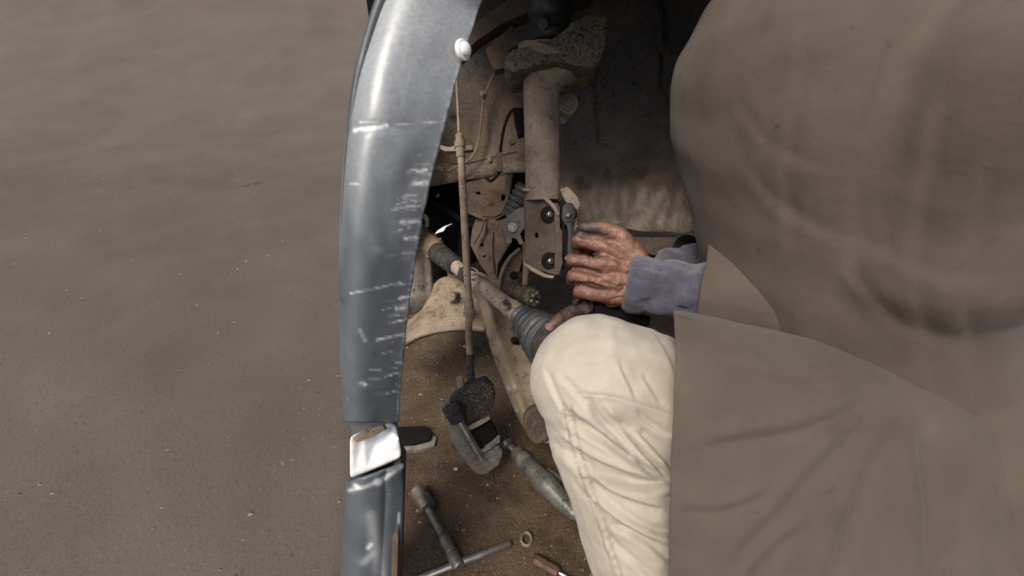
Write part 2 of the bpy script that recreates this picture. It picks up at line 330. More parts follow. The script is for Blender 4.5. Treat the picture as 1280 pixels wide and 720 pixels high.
def yard():
    ey = [-30, .05, .42, .85, 1.3, 2.6, 2.9, 4.0, 6, 40]; ex = [-.24, -.24, -.244, -.37, -.51, -.88, -.80, 1.5, 6, 40]
    ys = np.concatenate([[-30, -8, -2], np.linspace(-.6, 3, 110), np.linspace(3.1, 14, 60), [20, 40]]); ss = np.concatenate([[0, .012, .03], np.linspace(.05, 2.4, 90), np.linspace(2.5, 12, 30), [20, 60]])
    V = []
    for y in ys:
        x0 = float(np.interp(y, ey, ex))
        for q in ss:
            x = x0 - q; h = max(0.0, y - 2.6) ; z = .012 + .16 * h * h / (1 + .16 * h)
            z += .010 * noise.fractal(Vector((x * 3, y * 3, 0)), 1, 2, 4) * min(1, q * 6) + (.08 * h * .3 * noise.fractal(Vector((x * .6, y * .6, 3)), 1, 2, 3))
            V.append((x, y, z if q > .02 else (-.02 if q < .005 else .006 + .004 * noise.noise(Vector((y * 20, 0, 0))))))
    n = len(ss); F = [(a * n + b, a * n + b + 1, (a + 1) * n + b + 1, (a + 1) * n + b) for a in range(len(ys) - 1) for b in range(n - 1)]
    me = bpy.data.meshes.new("yard"); me.from_pydata(V, [], F); o = finish("yard", me, YARD, None, None)
    o["kind"] = "structure"; o["label"] = "grey brown packed earth of the yard rising to a bank beyond the car"
    rnd = random.Random(9); V, F = [], []
    for k in range(5000):
        x = -.25 - 3.2 * rnd.random() ** 1.6; y = rnd.uniform(.1, 4.0)
        if x > float(np.interp(y, ey, ex)) - .02: continue
        s_ = .0012 + .005 * rnd.random() ** 6; st = len(V); h = max(0.0, y - 2.6); z = .012 + .16 * h * h / (1 + .16 * h) + .010 * noise.fractal(Vector((x * 3, y * 3, 0)), 1, 2, 4)
        for q in ((1, 0, 0), (-.5, .9, 0), (-.5, -.8, 0), (.1, 0, .8), (0, 0, -.5)): V.append((x + q[0] * s_ * rnd.uniform(.7, 1.4), y + q[1] * s_, z + q[2] * s_))
        F += [(st, st + 1, st + 3), (st + 1, st + 2, st + 3), (st + 2, st, st + 3)]
    me = bpy.data.meshes.new("gravel"); me.from_pydata(V, [], F); o = finish("gravel", me, PEB, None, None, False); o["kind"] = "stuff"; o["label"] = "sparse gravel on the packed earth of the yard"
yard()

def box(bm, lo, hi, bev=0.0):
    b2 = bmesh.new(); r = bmesh.ops.create_cube(b2, size=1)
    for v in b2.verts:
        for i in range(3): v.co[i] = lo[i] + (v.co[i] + .5) * (hi[i] - lo[i])
    bevel(b2, bev); merge(bm, b2)
def sheet():  # white sheet added to stand in for bright daylight beyond the car
    n = 40; V = []
    for j in range(n):
        for i in range(n):
            x = -.60 + .45 * i / (n - 1); y = 1.60 + 1.0 * j / (n - 1); V.append((x, y, .035 + .02 * noise.fractal(Vector((x * 5, y * 5, 0)), 1, 2, 3)))
    F = [(j * n + i, j * n + i + 1, (j + 1) * n + i + 1, (j + 1) * n + i) for j in range(n - 1) for i in range(n - 1)]
    me = bpy.data.meshes.new("daylight_sheet"); me.from_pydata(V, [], F); o = finish("daylight_sheet", me, DAYWHITE, None, 60)
    o.modifiers.new("t", 'SOLIDIFY').thickness = .004
    o["label"] = "added white sheet standing in for bright daylight behind gaps in the engine bay"; o["category"] = "sheet"
sheet()

# ---------------------------------------------------------------- car
car = empty("car", (-.1, .6, 0), "dark blue car with scuffed front wing and its wheel removed", "car")
SIL = [(-60, 500), (0, 474), (45, 460), (100, 445), (150, 437), (200, 432), (260, 428), (330, 426), (400, 426), (470, 428), (530, 432)]
ARC = [(-60, 628), (0, 600), (45, 585), (75, 575), (110, 565), (165, 552), (210, 540), (262, 528), (310, 520), (360, 512), (420, 505), (470, 500), (530, 496)]
def yint(tab, y):
    p = spline([(t[1], t[0]) for t in tab], 200); p = np.array(p); return np.interp(y, p[:, 1], p[:, 0])
def vdepth(y, Y): return Y / (math.cos(PITCH) + .5 * (360 - y) / FPX)
def build_wing():
    rows = np.linspace(-60, 527, 260); V = []; F = []; XY = []
    for y in rows:
        xs, xa = float(yint(SIL, y)), float(yint(ARC, y)); wd = xa - xs
        D0 = vdepth(y, .365) + .00022 * (300 - y) + .0000001 * max(0, 240 - y) ** 2.1
        cols = []
        for e_, x_ in ((.10, 6),): cols.append((xs + x_, D0 + .034 + e_))
        for k in range(6): cols.append((xs + (5 - k) * .5, D0 + .034 + .012 * (6 - k)))
        for q in np.linspace(0, 1, 92):
            wob = .0010 * noise.noise(Vector((q * 4, y * .02, 1))) + (.0022 * math.exp(-((y - 160) / 7) ** 2) * math.exp(-((q - .1) / .4) ** 2))
            cols.append((xs + wd * q + 1.2 * noise.noise(Vector((y * .05, 2, 0))) * q ** 4, D0 + .034 * math.exp(-q / .13) + .05 * q ** 1.3 + wob))
        xe, de = cols[-1]
        for q in np.linspace(0, 1, 8)[1:]:
            a = R(90 * q); cols.append((xe + 2.2 * math.sin(a * 1.4) - 10 * q * q, de + .002 + .022 * q))
        for (x, d) in cols: V.append(tuple(P(x, y, d))); XY.append((x, y))
    n = len(cols); m = len(rows)
    F = [(j * n + i, j * n + i + 1, (j + 1) * n + i + 1, (j + 1) * n + i) for j in range(m - 1) for i in range(n - 1)]
    me = bpy.data.meshes.new("front_wing"); me.from_pydata(V, [], F)
    XY = np.array(XY); X, Y = XY[:, 0], XY[:, 1]; s = np.zeros(len(V))
    marks = [([(446, 164), (468, 160), (482, 157)], 3.4, 1.3), ([(482, 157), (520, 154), (556, 152)], 1.0, .55), ([(452, 153), (474, 152)], 1.2, .8),
             ([(516, 229), (533, 229)], 3, 1.2), ([(520, 214), (532, 212)], 2.5, .9), ([(488, 262), (508, 258), (525, 256)], 1.6, .8), ([(500, 277), (522, 276)], 3, .75),
             ([(505, 298), (518, 296)], 2.2, 1.), ([(440, 366), (468, 360), (500, 352)], 1.3, .6), ([(498, 372), (510, 370)], 2, .9), ([(495, 385), (507, 384)], 3, .8),
             ([(470, 424), (490, 420), (502, 417)], 1.6, .8), ([(440, 230), (452, 231)], 1.4, .5), ([(480, 470), (496, 465)], 1.3, .7), ([(452, 478), (456, 480)], 3, .8),
             ([(450, 412), (456, 425)], 3, .3)]
    for poly, wd, a in marks:
        d, t = seg_dist(X, Y, poly, 8); s += a * np.exp(-(d / (wd * .75)) ** 2) * np.array([.55 + .9 * noise.noise(Vector((x * .22, y * .5, wd))) + .25 for x, y in XY])
    rnd = random.Random(4)
    for k in range(52):
        y = rnd.uniform(190, 500) if k % 4 else rnd.uniform(200, 300); x1 = float(yint(ARC, y)) - abs(rnd.gauss(4, 16)); ln = rnd.uniform(2, 16); sl = rnd.uniform(-.35, .1)
        if x1 - ln < 440: continue
        mm = (np.abs(Y - y) < 14); d = np.full(X.shape, 99.0); d[mm] = seg_dist(X[mm], Y[mm], [(x1 - ln, y - sl * ln), (x1, y)], 2)[0]; s += rnd.uniform(.08, .5) * np.exp(-(d / rnd.uniform(.5, 1.3)) ** 2)
    xa = yint(ARC, Y); edge = np.exp(-((xa - X) / 2.6) ** 2)
    nz = np.array([noise.noise(Vector((x * .09, y * .25, 5))) for x, y in XY])
    s += edge * np.clip(.25 + 1.2 * nz, 0, 1) * .55
    nz3 = np.array([noise.fractal(Vector((x * .03, y * .012, 2)), 1, 2, 4) for x, y in XY])
    nz2 = np.array([noise.noise(Vector((x * .035, y * .16, 9))) for x, y in XY])
    s += np.clip(nz2 - .38, 0, 1) * .4 * np.clip(.4 + 2 * nz3, 0, 1) * np.clip((Y - 150) / 60, 0, 1) * np.clip(1 - np.abs(xa - X - 25) / 45, 0, 1)
    attr(me, "sky_sheen", np.clip((330 - Y) / 300 + .22 * nz3, 0, 1) * .85)  # pale upper wing: sky reflection put into the colour
    attr(me, "scuff", np.clip(s, 0, 1)); attr(me, "dirt", np.clip(-nz - .25, 0, 1) * edge)
    o = finish("front_wing", me, PAINT, car, 60)
    md = o.modifiers.new("thick", 'SOLIDIFY'); md.thickness = .0018; md.offset = -1
    return o
wing = build_wing()
# dark strip added for the dark reflection along the wing's outer side
tube("wing_dark_strip", DARKGREY, car, [P(x, y, vdepth(y, .365) + .00022 * (300 - y) + .030) for x, y in ((502, -60), (477, 0), (462, 45), (448, 100), (441, 150), (435, 210), (430, 280))], [.0055, .0052, .005, .005, .0045, .004, .003], samples=40)
sc_ = P(580, 62, vdepth(62, .42) + .052); sa_ = Vector((.80, -.5, .2)).normalized()
lathe("arch_screw", WHITEP, wing, sc_ - sa_ * .003, sc_ + sa_ * .006, [(0, .0095), (.25, .0098), (.4, .009), (.42, .0065), (.8, .0058), (1, .003)], 20)
# white clip between wing and bumper, bumper below
def bumper():
    rows = np.linspace(588, 760, 70); V = []; XY = []
    for y in rows:
        u = (y - 588) / 172.0
        xs = 436 - 10 * u; xa = 503 - 7 * u - 3 * math.exp(-((y - 600) / 12) ** 2)
        tilt = (500 - 1) * 0
        D0 = .47 + .045 * math.sin(u * 1.6) - .02 * math.exp(-((y - 590) / 9) ** 2) * 0
        cols = [(xs + x_, D0 + .05 + e_) for e_, x_ in ((.09, 9),)]
        for th in np.linspace(-35, 90, 16):
            a = R(th); cols.append((xs + .3 * (xa - xs) * (1 - math.cos(a)), D0 + .05 * (1 - math.sin(a))))
        for q in np.linspace(0, 1, 40)[1:]: cols.append((xs + .3 * (xa - xs) + .7 * (xa - xs) * q, D0 + .03 * q ** 1.5 + .003 * math.exp(-((q - .55) / .1) ** 2)))
        xe, de = cols[-1]
        for q in np.linspace(0, 1, 6)[1:]: cols.append((xe + 2 * math.sin(2.8 * q) - 4 * q, de + .018 * q))
        for x, d in cols:
            yy = y - 22 * (x - 470) / 64 * (1 - u) ** 1.5 + 2
            V.append(tuple(P(x, yy, d))); XY.append((x, yy))
    n, m = len(cols), len(rows)
    F = [(j * n + i, j * n + i + 1, (j + 1) * n + i + 1, (j + 1) * n + i) for j in range(m - 1) for i in range(n - 1)]
    me = bpy.data.meshes.new("bumper"); me.from_pydata(V, [], F); XY = np.array(XY); X, Y = XY[:, 0], XY[:, 1]
    s = np.zeros(len(V))
    for poly, wd, a in [([(470, 600), (472, 601)], 3.5, 1.2), ([(447, 605), (449, 606)], 2.5, .9), ([(480, 596), (490, 588)], 2.5, .9), ([(440, 612), (470, 600), (500, 582)], 2, .7), ([(462, 640), (470, 690), (474, 715)], 7, .28), ([(455, 700), (465, 690)], 4, .3), ([(497, 640), (494, 700), (493, 720)], 1.5, .8), ([(460, 682), (463, 678)], 2.5, .8)]:
        d, t = seg_dist(X, Y, poly, 8); s += a * np.exp(-(d / wd) ** 2)
    attr(me, "scuff", np.clip(s, 0, 1)); attr(me, "dirt", np.zeros(len(V)))
    o = finish("bumper", me, PAINT, car, 60); md = o.modifiers.new("thick", 'SOLIDIFY'); md.thickness = .003; md.offset = -1
    return o
bumper()
bm = bmesh.new(); add_plate(bm, [(437, 545), (455, 538), (478, 530), (490, 527), (496, 532), (499, 548), (502, 564), (502, 572), (480, 582), (460, 590), (437, 599)], lambda x, y: .472 + .0005 * (x - 440) + .00002 * (y - 560) ** 2, .05, .004, ext=P(468, 562, 1) - CAM)
hl = finish("corner_panel", melt(bm, .0018, 9, .6), WHITEP, car, 60)
plate("bracket", DUST2, hl, [(440, 548), (455, 539), (478, 532), (482, 538), (466, 546), (446, 554)], lambda x, y: .470 + .0005 * (x - 440), .008, .0006)
plate("joint_backing", DARKGREY, car, [(437, 520), (495, 520), (500, 545), (502, 586), (470, 594), (437, 606)], .545, .03, .003, ext=P(468, 562, 1) - CAM)
plate("splash_shield", RUST, car, [(492, 560), (501, 575), (499, 640), (496, 740), (488, 740), (490, 640)], .52, .03, .002)

# bonnet and body shell that shade the wheel well
def slab(name, mat, pts, t, parent=car):
    b2 = bmesh.new(); a = [b2.verts.new(p) for p in pts]; c = [b2.verts.new((p[0], p[1], p[2] + t)) for p in pts]; n = len(pts)
    b2.faces.new(a); b2.faces.new(list(reversed(c)))
    for i in range(n): b2.faces.new((a[i], a[(i + 1) % n], c[(i + 1) % n], c[i]))
    bmesh.ops.recalc_face_normals(b2, faces=b2.faces); bevel(b2, .004); return from_bm(name, b2, mat, parent)
slab("bonnet", PAINT, [(-.080, .45, .85), (-.20, 1.0, .89), (-.27, 1.36, .90), (1.0, 1.36, .92), (1.2, 1.12, .90), (.5, .66, .86)], .012)
def wall3(name, mat, a, b, z0, z1, t=.02):
    d = Vector((b[0] - a[0], b[1] - a[1], 0)).normalized(); nrm = Vector((-d.y, d.x, 0)) * t; b2 = bmesh.new()
    q = [Vector((a[0], a[1], z0)), Vector((b[0], b[1], z0)), Vector((b[0], b[1], z1)), Vector((a[0], a[1], z1))]
    f = [b2.verts.new(v) for v in q]; k = [b2.verts.new(v + nrm) for v in q]; b2.faces.new(f); b2.faces.new(list(reversed(k)))
    for i in range(4): b2.faces.new((f[i], f[(i + 1) % 4], k[(i + 1) % 4], k[i]))
    bmesh.ops.recalc_face_normals(b2, faces=b2.faces); return from_bm(name, b2, mat, car)
wall3("nose_shade", BLACK, (-.20, .80), (-.34, 1.35), .36, .85)  # out of view, added to block light entering from the front
wall3("wing_shade", PAINT, (-.06, .47), (.42, .69), .80, .865)  # out of view, added to cut sky light on the upper well
slab("floor_pan", WELL, [(-.40, 1.32, .28), (-.41, 1.40, .28), (1.5, 1.40, .28), (1.5, 1.32, .28)], .01)
# inner wall of the well
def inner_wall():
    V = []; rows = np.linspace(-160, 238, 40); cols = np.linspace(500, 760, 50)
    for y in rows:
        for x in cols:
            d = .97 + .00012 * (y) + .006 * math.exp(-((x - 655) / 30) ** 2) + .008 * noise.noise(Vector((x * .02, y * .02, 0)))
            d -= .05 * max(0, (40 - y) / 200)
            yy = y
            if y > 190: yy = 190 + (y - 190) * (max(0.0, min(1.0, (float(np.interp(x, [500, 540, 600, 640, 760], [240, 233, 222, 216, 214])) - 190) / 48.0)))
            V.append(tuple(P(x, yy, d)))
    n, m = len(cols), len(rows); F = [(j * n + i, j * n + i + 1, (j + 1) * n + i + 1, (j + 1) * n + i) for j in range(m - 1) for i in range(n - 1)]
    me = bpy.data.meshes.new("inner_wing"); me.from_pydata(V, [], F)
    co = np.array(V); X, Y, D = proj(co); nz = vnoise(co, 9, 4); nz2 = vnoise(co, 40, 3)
    attr(me, "mud_shade", np.clip((Y - 80 + 45 * nz + 12 * nz2 - .25 * np.clip(X - 600, 0, 80)) / 75, 0, 1) * np.clip(.85 + .5 * nz2, 0, 1)); attr(me, "pale", np.clip((Y - 200) / 40, 0, .3) + .25 * np.clip(nz2, 0, 1) * (Y > 150))  # shade of the upper well put into the colour, mud lower down
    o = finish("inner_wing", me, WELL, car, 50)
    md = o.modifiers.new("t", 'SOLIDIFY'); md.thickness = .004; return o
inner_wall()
def liner():
    V = []; xs = list(np.linspace(700, 985, 70)); ys = list(np.linspace(-170, 292, 80))
    for y in ys:
        for x in xs:
            q = (x - 700) / 285; d = .985 - .14 * q - .27 * q ** 2.2
            d -= .03 / (1 + math.exp(-(y - 215) / 9))
            d += .012 * noise.fractal(Vector((x * .014, y * .014, 4)), 1, 2, 4)
            d -= .05 * max(0, (30 - y) / 200)
            lo = float(np.interp(x, [700, 760, 800, 841, 985], [276, 281, 289, 291, 300]))
            yy = y if y < 200 else 200 + (y - 200) * (lo - 200) / 92
            ridge = 0.010 * math.exp(-((x - (733 + .11 * (y - 60))) / 3.0) ** 2) * (1 if 20 < y < 185 else 0) + .012 * math.exp(-((x - (821 + .08 * y + 6 * math.sin(y * .05))) / 3) ** 2) * (1 if y < 130 else 0)
            V.append(tuple(P(x, yy, d - ridge)))
    n, m = len(xs), len(ys); F = [(j * n + i, j * n + i + 1, (j + 1) * n + i + 1, (j + 1) * n + i) for j in range(m - 1) for i in range(n - 1)]
    me = bpy.data.meshes.new("wheel_arch_liner"); me.from_pydata(V, [], F)
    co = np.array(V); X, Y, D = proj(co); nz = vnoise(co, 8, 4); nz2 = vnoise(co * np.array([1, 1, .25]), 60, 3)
    attr(me, "mud_shade", np.clip((Y - 165 + 50 * nz + 16 * nz2) / 60, 0, 1) * np.clip(.8 + .5 * nz2, 0, 1)); attr(me, "pale", np.clip((Y - 226 + 10 * nz) / 22, 0, 1) * np.clip(.45 + .9 * nz2, 0, 1))
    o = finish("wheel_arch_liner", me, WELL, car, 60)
    md = o.modifiers.new("t", 'SOLIDIFY'); md.thickness = .004; return o
liner()
# sill under the liner and dusty rear part of the body side
plate("sill", RUST, car, [(728, 288), (790, 296), (870, 296), (985, 310), (1000, 345), (860, 350), (828, 322), (790, 312), (735, 330)], lambda x, y: .93 - .0008 * (x - 730), .05, .004)
bm = bmesh.new()
pts = [(.36, .64), (1.9, 1.40)]
for z0, z1, off in ((.30, .52, 0.0), (.524, .88, .012)):
    b2 = bmesh.new(); a = [b2.verts.new((x + off * .4, y - off * .9, z)) for x, y in pts for z in (z0, z1)]; c = [b2.verts.new((v.co.x - .03, v.co.y + .06, v.co.z)) for v in a]
    for q in ((0, 1, 3, 2),): b2.faces.new([a[i] for i in q]); b2.faces.new([c[i] for i in reversed(q)])
    for i, j in ((0, 1), (1, 3), (3, 2), (2, 0)): b2.faces.new((a[i], a[j], c[j], c[i]))
    bmesh.ops.recalc_face_normals(b2, faces=b2.faces); bevel(b2, .006); merge(bm, b2)
from_bm("body_side", bm, DUSTCAR, car)
# black panel standing for the engine bay's shade, with gaps to daylight beyond
plate("engine_bay_shade", BLACK, car, [(488, 205), (700, 200), (690, 300), (664, 330), (636, 352), (560, 350), (500, 360)], 1.14, .03, 0,
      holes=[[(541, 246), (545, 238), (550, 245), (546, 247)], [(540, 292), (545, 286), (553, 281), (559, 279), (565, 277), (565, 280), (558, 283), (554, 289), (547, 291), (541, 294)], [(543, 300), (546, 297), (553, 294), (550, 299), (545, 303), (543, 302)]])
bm = bmesh.new()
for a in ([(620, 330, 1.05), (560, 350, 1.06)], [(590, 240, 1.08), (580, 330, 1.06)], [(600, 290, 1.03), (640, 300, 1.03)]):
    add_tube(bm, [P(*p) for p in a], .02, n=10, samples=10)
from_bm("engine_pipe", bm, BLACK, car)

# chassis box with holes under the inner wing
ch = plate("chassis_bracket", OXIDE, car, [(583, 228), (612, 219), (641, 217), (636, 245), (628, 266), (618, 271), (600, 270), (590, 264), (583, 268)], lambda x, y: .945 - .0006 * (620 - x) * (1 if x > 612 else .2), .06, .002,
           holes=[[(594, 240), (600, 239), (601, 243), (595, 243)], [(626, 245), (629, 242), (632, 245), (631, 250), (627, 251)]])
plate("flange", RUST, ch, [(583, 265), (592, 265), (604, 271), (620, 272), (630, 267), (630, 269), (619, 275), (602, 274), (588, 268)], .935, .008, .0006)
plate("subframe_plate", OXIDE, car, [(596, 268), (607, 272), (622, 276), (634, 272), (640, 300), (622, 330), (621, 352), (610, 344), (600, 330), (588, 306), (590, 288)], lambda x, y: .94 + .0012 * (610 - x), .012, .002, holes=[[(600, 305), (604, 303), (605, 307), (601, 309)], [(603, 320), (608, 318), (606, 323)]])
tube("rib", RUST, car, [P(606, 274, .93), P(600, 290, .925), P(592, 305, .935)], .0028, samples=12)
tube("subframe_edge", RUST, car, [P(616, 290, .928), P(614, 312, .922), P(618, 338, .925), P(623, 350, .93)], .002, samples=16)
for x, y, d_, r_ in ((560, 128, .96, .006), (604, 118, .955, .005), (612, 200, .965, .006), (548, 212, .97, .006), (640, 178, .955, .005)):
    bolt("panel_bolt", DUST, car, P(x, y, d_ - .012), Vector((.05, -1, .3)), r_, .006, 1.6)
tube("panel_seam", RUST, car, [P(536, 196, .955), P(575, 205, .952), P(612, 197, .95), P(646, 190, .945)], .0022, samples=20)
tube("brake_pipe", DUST, car, [P(646, 60, .93), P(618, 92, .945), P(604, 130, .95), P(600, 165, .95), P(590, 196, .955), P(560, 214, .955)], .0026, samples=30)
for x, y, d_ in ((757, 214, .87), (800, 206, .84), (724, 226, .91)): bolt("liner_clip", RUST, car, P(x, y, d_ - .0), Vector((-.3, -1, .3)), .006, .006, 1.7)
tube("wiring_loom", BLACK, car, [P(528, 250, 1.03), P(556, 262, 1.05), P(590, 282, 1.02), P(610, 262, 1.0)], .007, samples=20)
# gearbox and lower cross-member
def blob(bm2, voxel=.004, smooth=6):
    return melt(bm2, voxel, smooth)
bm = bmesh.new()
add_plate(bm, [(490, 268), (514, 268), (526, 280), (534, 296), (539, 330), (541, 362), (536, 380), (520, 392), (485, 398)], .93, .10, .012)
add_capsule(bm, P(516, 300, .945), P(518, 370, .945), .030, .033); add_capsule(bm, P(500, 290, .94), P(498, 380, .93), .03, .03)
me = blob(bm, .0035, 3); gb = finish("gearbox_casing", me, ALLOY, car, 60)
for x, y in ((516, 361), (535, 320), (523, 290)): bolt("casing_bolt", DUST2, gb, P(x, y, .918 if x < 530 else .935), Vector((.1, -1, .3)), .0045, .007)
tube("lug", DUST, car, [P(528, 268, .93), P(533, 273, .93), P(534, 283, .935)], [.004, .005, .004], samples=8)
def crossm():
    V = []; n, m = 40, 24
    top = spline([(478, 402), (520, 392), (545, 352), (570, 345), (590, 350), (612, 372)], n); bot = spline([(478, 446), (505, 428), (528, 419), (552, 414), (584, 411), (606, 412)], n)
    for j in range(m):
        q = j / (m - 1)
        for i in range(n):
            x = top[i][0] * (1 - q) + bot[i][0] * q; y = top[i][1] * (1 - q) + bot[i][1] * q
            d = .93 - .05 * q + .028 * math.cos(q * 3.1) * .5 + .004 * noise.noise(Vector((x * .04, y * .04, 2)))
            V.append(tuple(P(x, y, d)))
    F = [(j * n + i, j * n + i + 1, (j + 1) * n + i + 1, (j + 1) * n + i) for j in range(m - 1) for i in range(n - 1)]
    me = bpy.data.meshes.new("cross_member"); me.from_pydata(V, [], F); o = finish("cross_member", me, DUST2, car, 60)
    md = o.modifiers.new("t", 'SOLIDIFY'); md.thickness = .012; md.offset = 1; return o
cm = crossm()
lathe("stud", DUST2, cm, P(572, 368, .92), P(563, 371, .885), [(0, .006), (.7, .0075), (.72, .010), (.95, .010), (1, .008)], 16)
plate("belt_pulley_plate", DUST, car, [(556, 332), (580, 330), (596, 336), (606, 350), (606, 356), (590, 345), (560, 346)], .965, .02, .003)

# ---------------------------------------------------------------- strut
strut = empty("suspension_strut", P(680, 345, .70), "dusty brown suspension strut hanging upright in the middle of the wheel well", "strut")
T0, T1 = P(676, 70, .655), P(679, 250, .685)
lathe("tube", DUST, strut, T0, T1, [(-.05, .034), (0, .030), (.06, .0275), (.12, .0268), (.97, .0268), (1, .0268)], 40, 60)
def cup():
    bm2 = bmesh.new()
    add_plate(bm2, [(630, 80), (636, 62), (665, 54), (690, 47), (704, 37), (716, 24), (735, 17), (757, 15), (761, 22), (759, 52), (753, 72), (742, 84), (722, 80), (700, 77), (668, 82), (640, 90)], lambda x, y: .60 + .00035 * abs(x - 715), .075, .006)
    me = melt(bm2, .0024, 5)
    co = co_of(me); nn = no_of(me); h = np.array([.0012 * noise.fractal(Vector(c) * 130, 1, 2, 3) for c in co]); set_co(me, co + nn * h[:, None])
    return finish("spring_seat", me, SEATM, strut, 60)
cup()
lathe("seat_cone", DUST, strut, P(690, 78, .655), P(678, 105, .66), [(0, .055), (.3, .045), (.65, .031), (1, .0272)], 36, 60)
plate("seat_lip", RUST, strut, [(702, 80), (742, 82), (752, 74), (747, 84), (735, 90), (715, 96), (702, 98)], .645, .012, .002)
plate("top_bracket", RUST, strut, [(575, 72), (597, 50), (630, 28), (664, 14), (700, 4), (740, -4), (760, -30), (700, -28), (640, -4), (600, 22), (576, 46)], lambda x, y: .70 - .0002 * (x - 575), .03, .004)
plate("side_bracket", RUST, strut, [(606, 62), (640, 30), (646, 40), (650, 55), (637, 62), (634, 84), (618, 88)], .70, .02, .003)
lathe("bump_stop", RUBBER, strut, P(688, 52, .675), P(688, 5, .665), [(0, .03), (.15, .034), (.3, .028), (.45, .034), (.6, .028), (.75, .034), (1, .03)], 28, 60)
lathe("rod_nut", DARKGREY, strut, P(684, 26, .655), P(678, 30, .625), [(0, .008), (.6, .010), (1, .008)], 6)
# clamp bracket
dl = lambda x, y: .672 + .0004 * (x - 655) * -1 + .00008 * (y - 240)
plate("clamp_plate", CLAMPM, strut, [(655, 240), (672, 241), (688, 250), (697, 262), (699, 270), (698, 338), (692, 343), (672, 337), (657, 330)], lambda x, y: .682 - .00055 * (x - 655), .004, .0008,
      holes=[[(671 + 2.6 * math.cos(a), 294 + 4 * math.sin(a)) for a in np.linspace(0, 6.28, 9)[:-1]]])
plate("clamp_lip", DUST, strut, [(653, 235), (664, 236), (680, 243), (694, 256), (699, 268), (697, 270), (689, 258), (677, 246), (662, 239.5), (653, 238)], lambda x, y: .668 - .0004 * (x - 655), .012, .0008)
plate("clamp_lip", DUST, strut, [(654, 327), (668, 335), (683, 343), (693, 345), (691, 348), (680, 346.5), (664, 338.5), (655, 331)], lambda x, y: .664 - .0003 * (x - 655), .02, .0008)
plate("clamp_flange", CLAMPM, strut, [(693, 252), (700, 258), (700, 284), (703, 290), (703, 330), (699, 343), (693, 344), (694, 300), (693, 285)], .655, .028, .0012)
plate("clamp_flange", DUST, strut, [(700, 236), (710, 233), (722, 246), (725, 256), (722, 262), (721, 282), (718, 294), (720, 304), (716, 318), (713, 316), (714, 260), (706, 250)], .655, .022, .0015)
plate("clamp_inner", BLACK, strut, [(700, 250), (708, 247), (716, 254), (717, 272), (715, 300), (712, 326), (706, 336), (702, 330), (702, 285)], .663, .03, .002)
for (x, y, rx) in ((687, 268, 1), (688, 326, 1), (711, 267, 1)):
    hb = bmesh.new(); c = P(x, y, .660 if x < 700 else .653); ax = Vector((.25 if x < 700 else -.15, -.9, .35)).normalized()
    add_lathe(hb, c - ax * .006, c + ax * .002, [(0, .0125), (.8, .0125), (1, .0115)], 24)
    w_ = from_bm("bolt_hole_shade", hb, BLACK, strut)  # solid black disc, the shade inside the bolt hole put into its colour
    s_ = ax.cross(Vector((0, 0, 1))).normalized()
    hb = bmesh.new(); add_lathe(hb, c + ax * .001 + s_ * .0015, c + ax * .0055, [(0, .0048), (.8, .0046), (1, .0035)], 10); from_bm("bolt_end", hb, STEEL, w_)
# spring eye / hose bracket behind the tube
e0 = P(706, 133, .72)
lathe("hose_eye", DUST2, strut, e0 + Vector((0, .02, 0)), e0 + Vector((.004, -.012, .006)), [(0, .019), (.6, .019), (.62, .016), (1, .0155)], 28)
bolt("eye_bolt", CAST, strut, e0 + Vector((.004, -.012, .006)), Vector((.15, -.9, .35)), .0075, .008, 1.4)
plate("hose_tab", DUST, strut, [(697, 120), (708, 116), (716, 128), (715, 145), (705, 155), (697, 154)], .735, .006, .001)

# ---------------------------------------------------------------- drop link bracket, steering arm, tie rod
lk = empty("link_bracket", P(640, 300, .75), "small forked steel bracket bolted on beside the strut clamp", "bracket")
plate("fork_plate", ALLOY, lk, [(626, 280), (634, 270), (646, 261), (655, 258), (656, 285), (650, 292), (655, 304), (650, 306), (645, 298), (640, 297), (640, 303), (634, 306), (631, 295)], lambda x, y: .735 - .0006 * (x - 626), .006, .0015)
bolt("bolt", STEEL, lk, P(641, 284, .722), Vector((-.1, -.9, .3)), .0062, .009, 1.3)
kn = empty("steering_arm", P(640, 360, .80), "dusty curved steering arm rising behind the ribbed tie rod boot", "steering arm")
plate("arm_plate", RUST, kn, [(622, 364), (626, 340), (634, 324), (645, 313), (654, 309), (657, 316), (652, 330), (648, 345), (645, 366)], lambda x, y: .80 - .0006 * (x - 622), .018, .004)
tube("arm_edge", DUST, kn, [P(623, 364, .795), P(627, 342, .79), P(636, 324, .785), P(650, 311, .78)], .0035, samples=18)
tube("arm_post", DUST, kn, [P(657, 303, .76), P(658, 330, .77), P(656, 356, .785)], [.006, .006, .005], samples=12)
lathe("pivot", BLACK, kn, P(641, 345, .80), P(643, 344, .77), [(0, .007), (.8, .007), (1, .005)], 14)
tr = empty("tie_rod", P(655, 385, .78), "ribbed dusty tie rod end with a castellated nut below the steering arm", "tie rod")
pr = []
for k in range(33):
    f = k / 32; pr.append((f * .72, .0125 + .0025 * math.sin(f * 5 * 2 * math.pi) + .003 * f))
pr += [(.74, .013), (.78, .017), (.96, .0175), (1, .015)]
lathe("ribbed_boot", SEATM, tr, P(634, 360, .80), P(668, 373, .765), pr, 28, 60)
nt_ = bmesh.new()
for k in range(6):
    a = k * math.pi / 3; c = P(668, 373, .763); ax = (P(668, 373, .765) - P(634, 360, .80)).normalized(); s_ = ax.cross(Vector((0, 0, 1))).normalized(); t_ = ax.cross(s_)
    q = c + (s_ * math.cos(a) + t_ * math.sin(a)) * .010
    add_lathe(nt_, q, q + ax * .005, [(0, .0038), (1, .0034)], 8)
from_bm("castle_nut", nt_, CAST, tr)
tube("rod", DUST, tr, [P(600, 345, .86), P(634, 360, .80)], .008, samples=6)
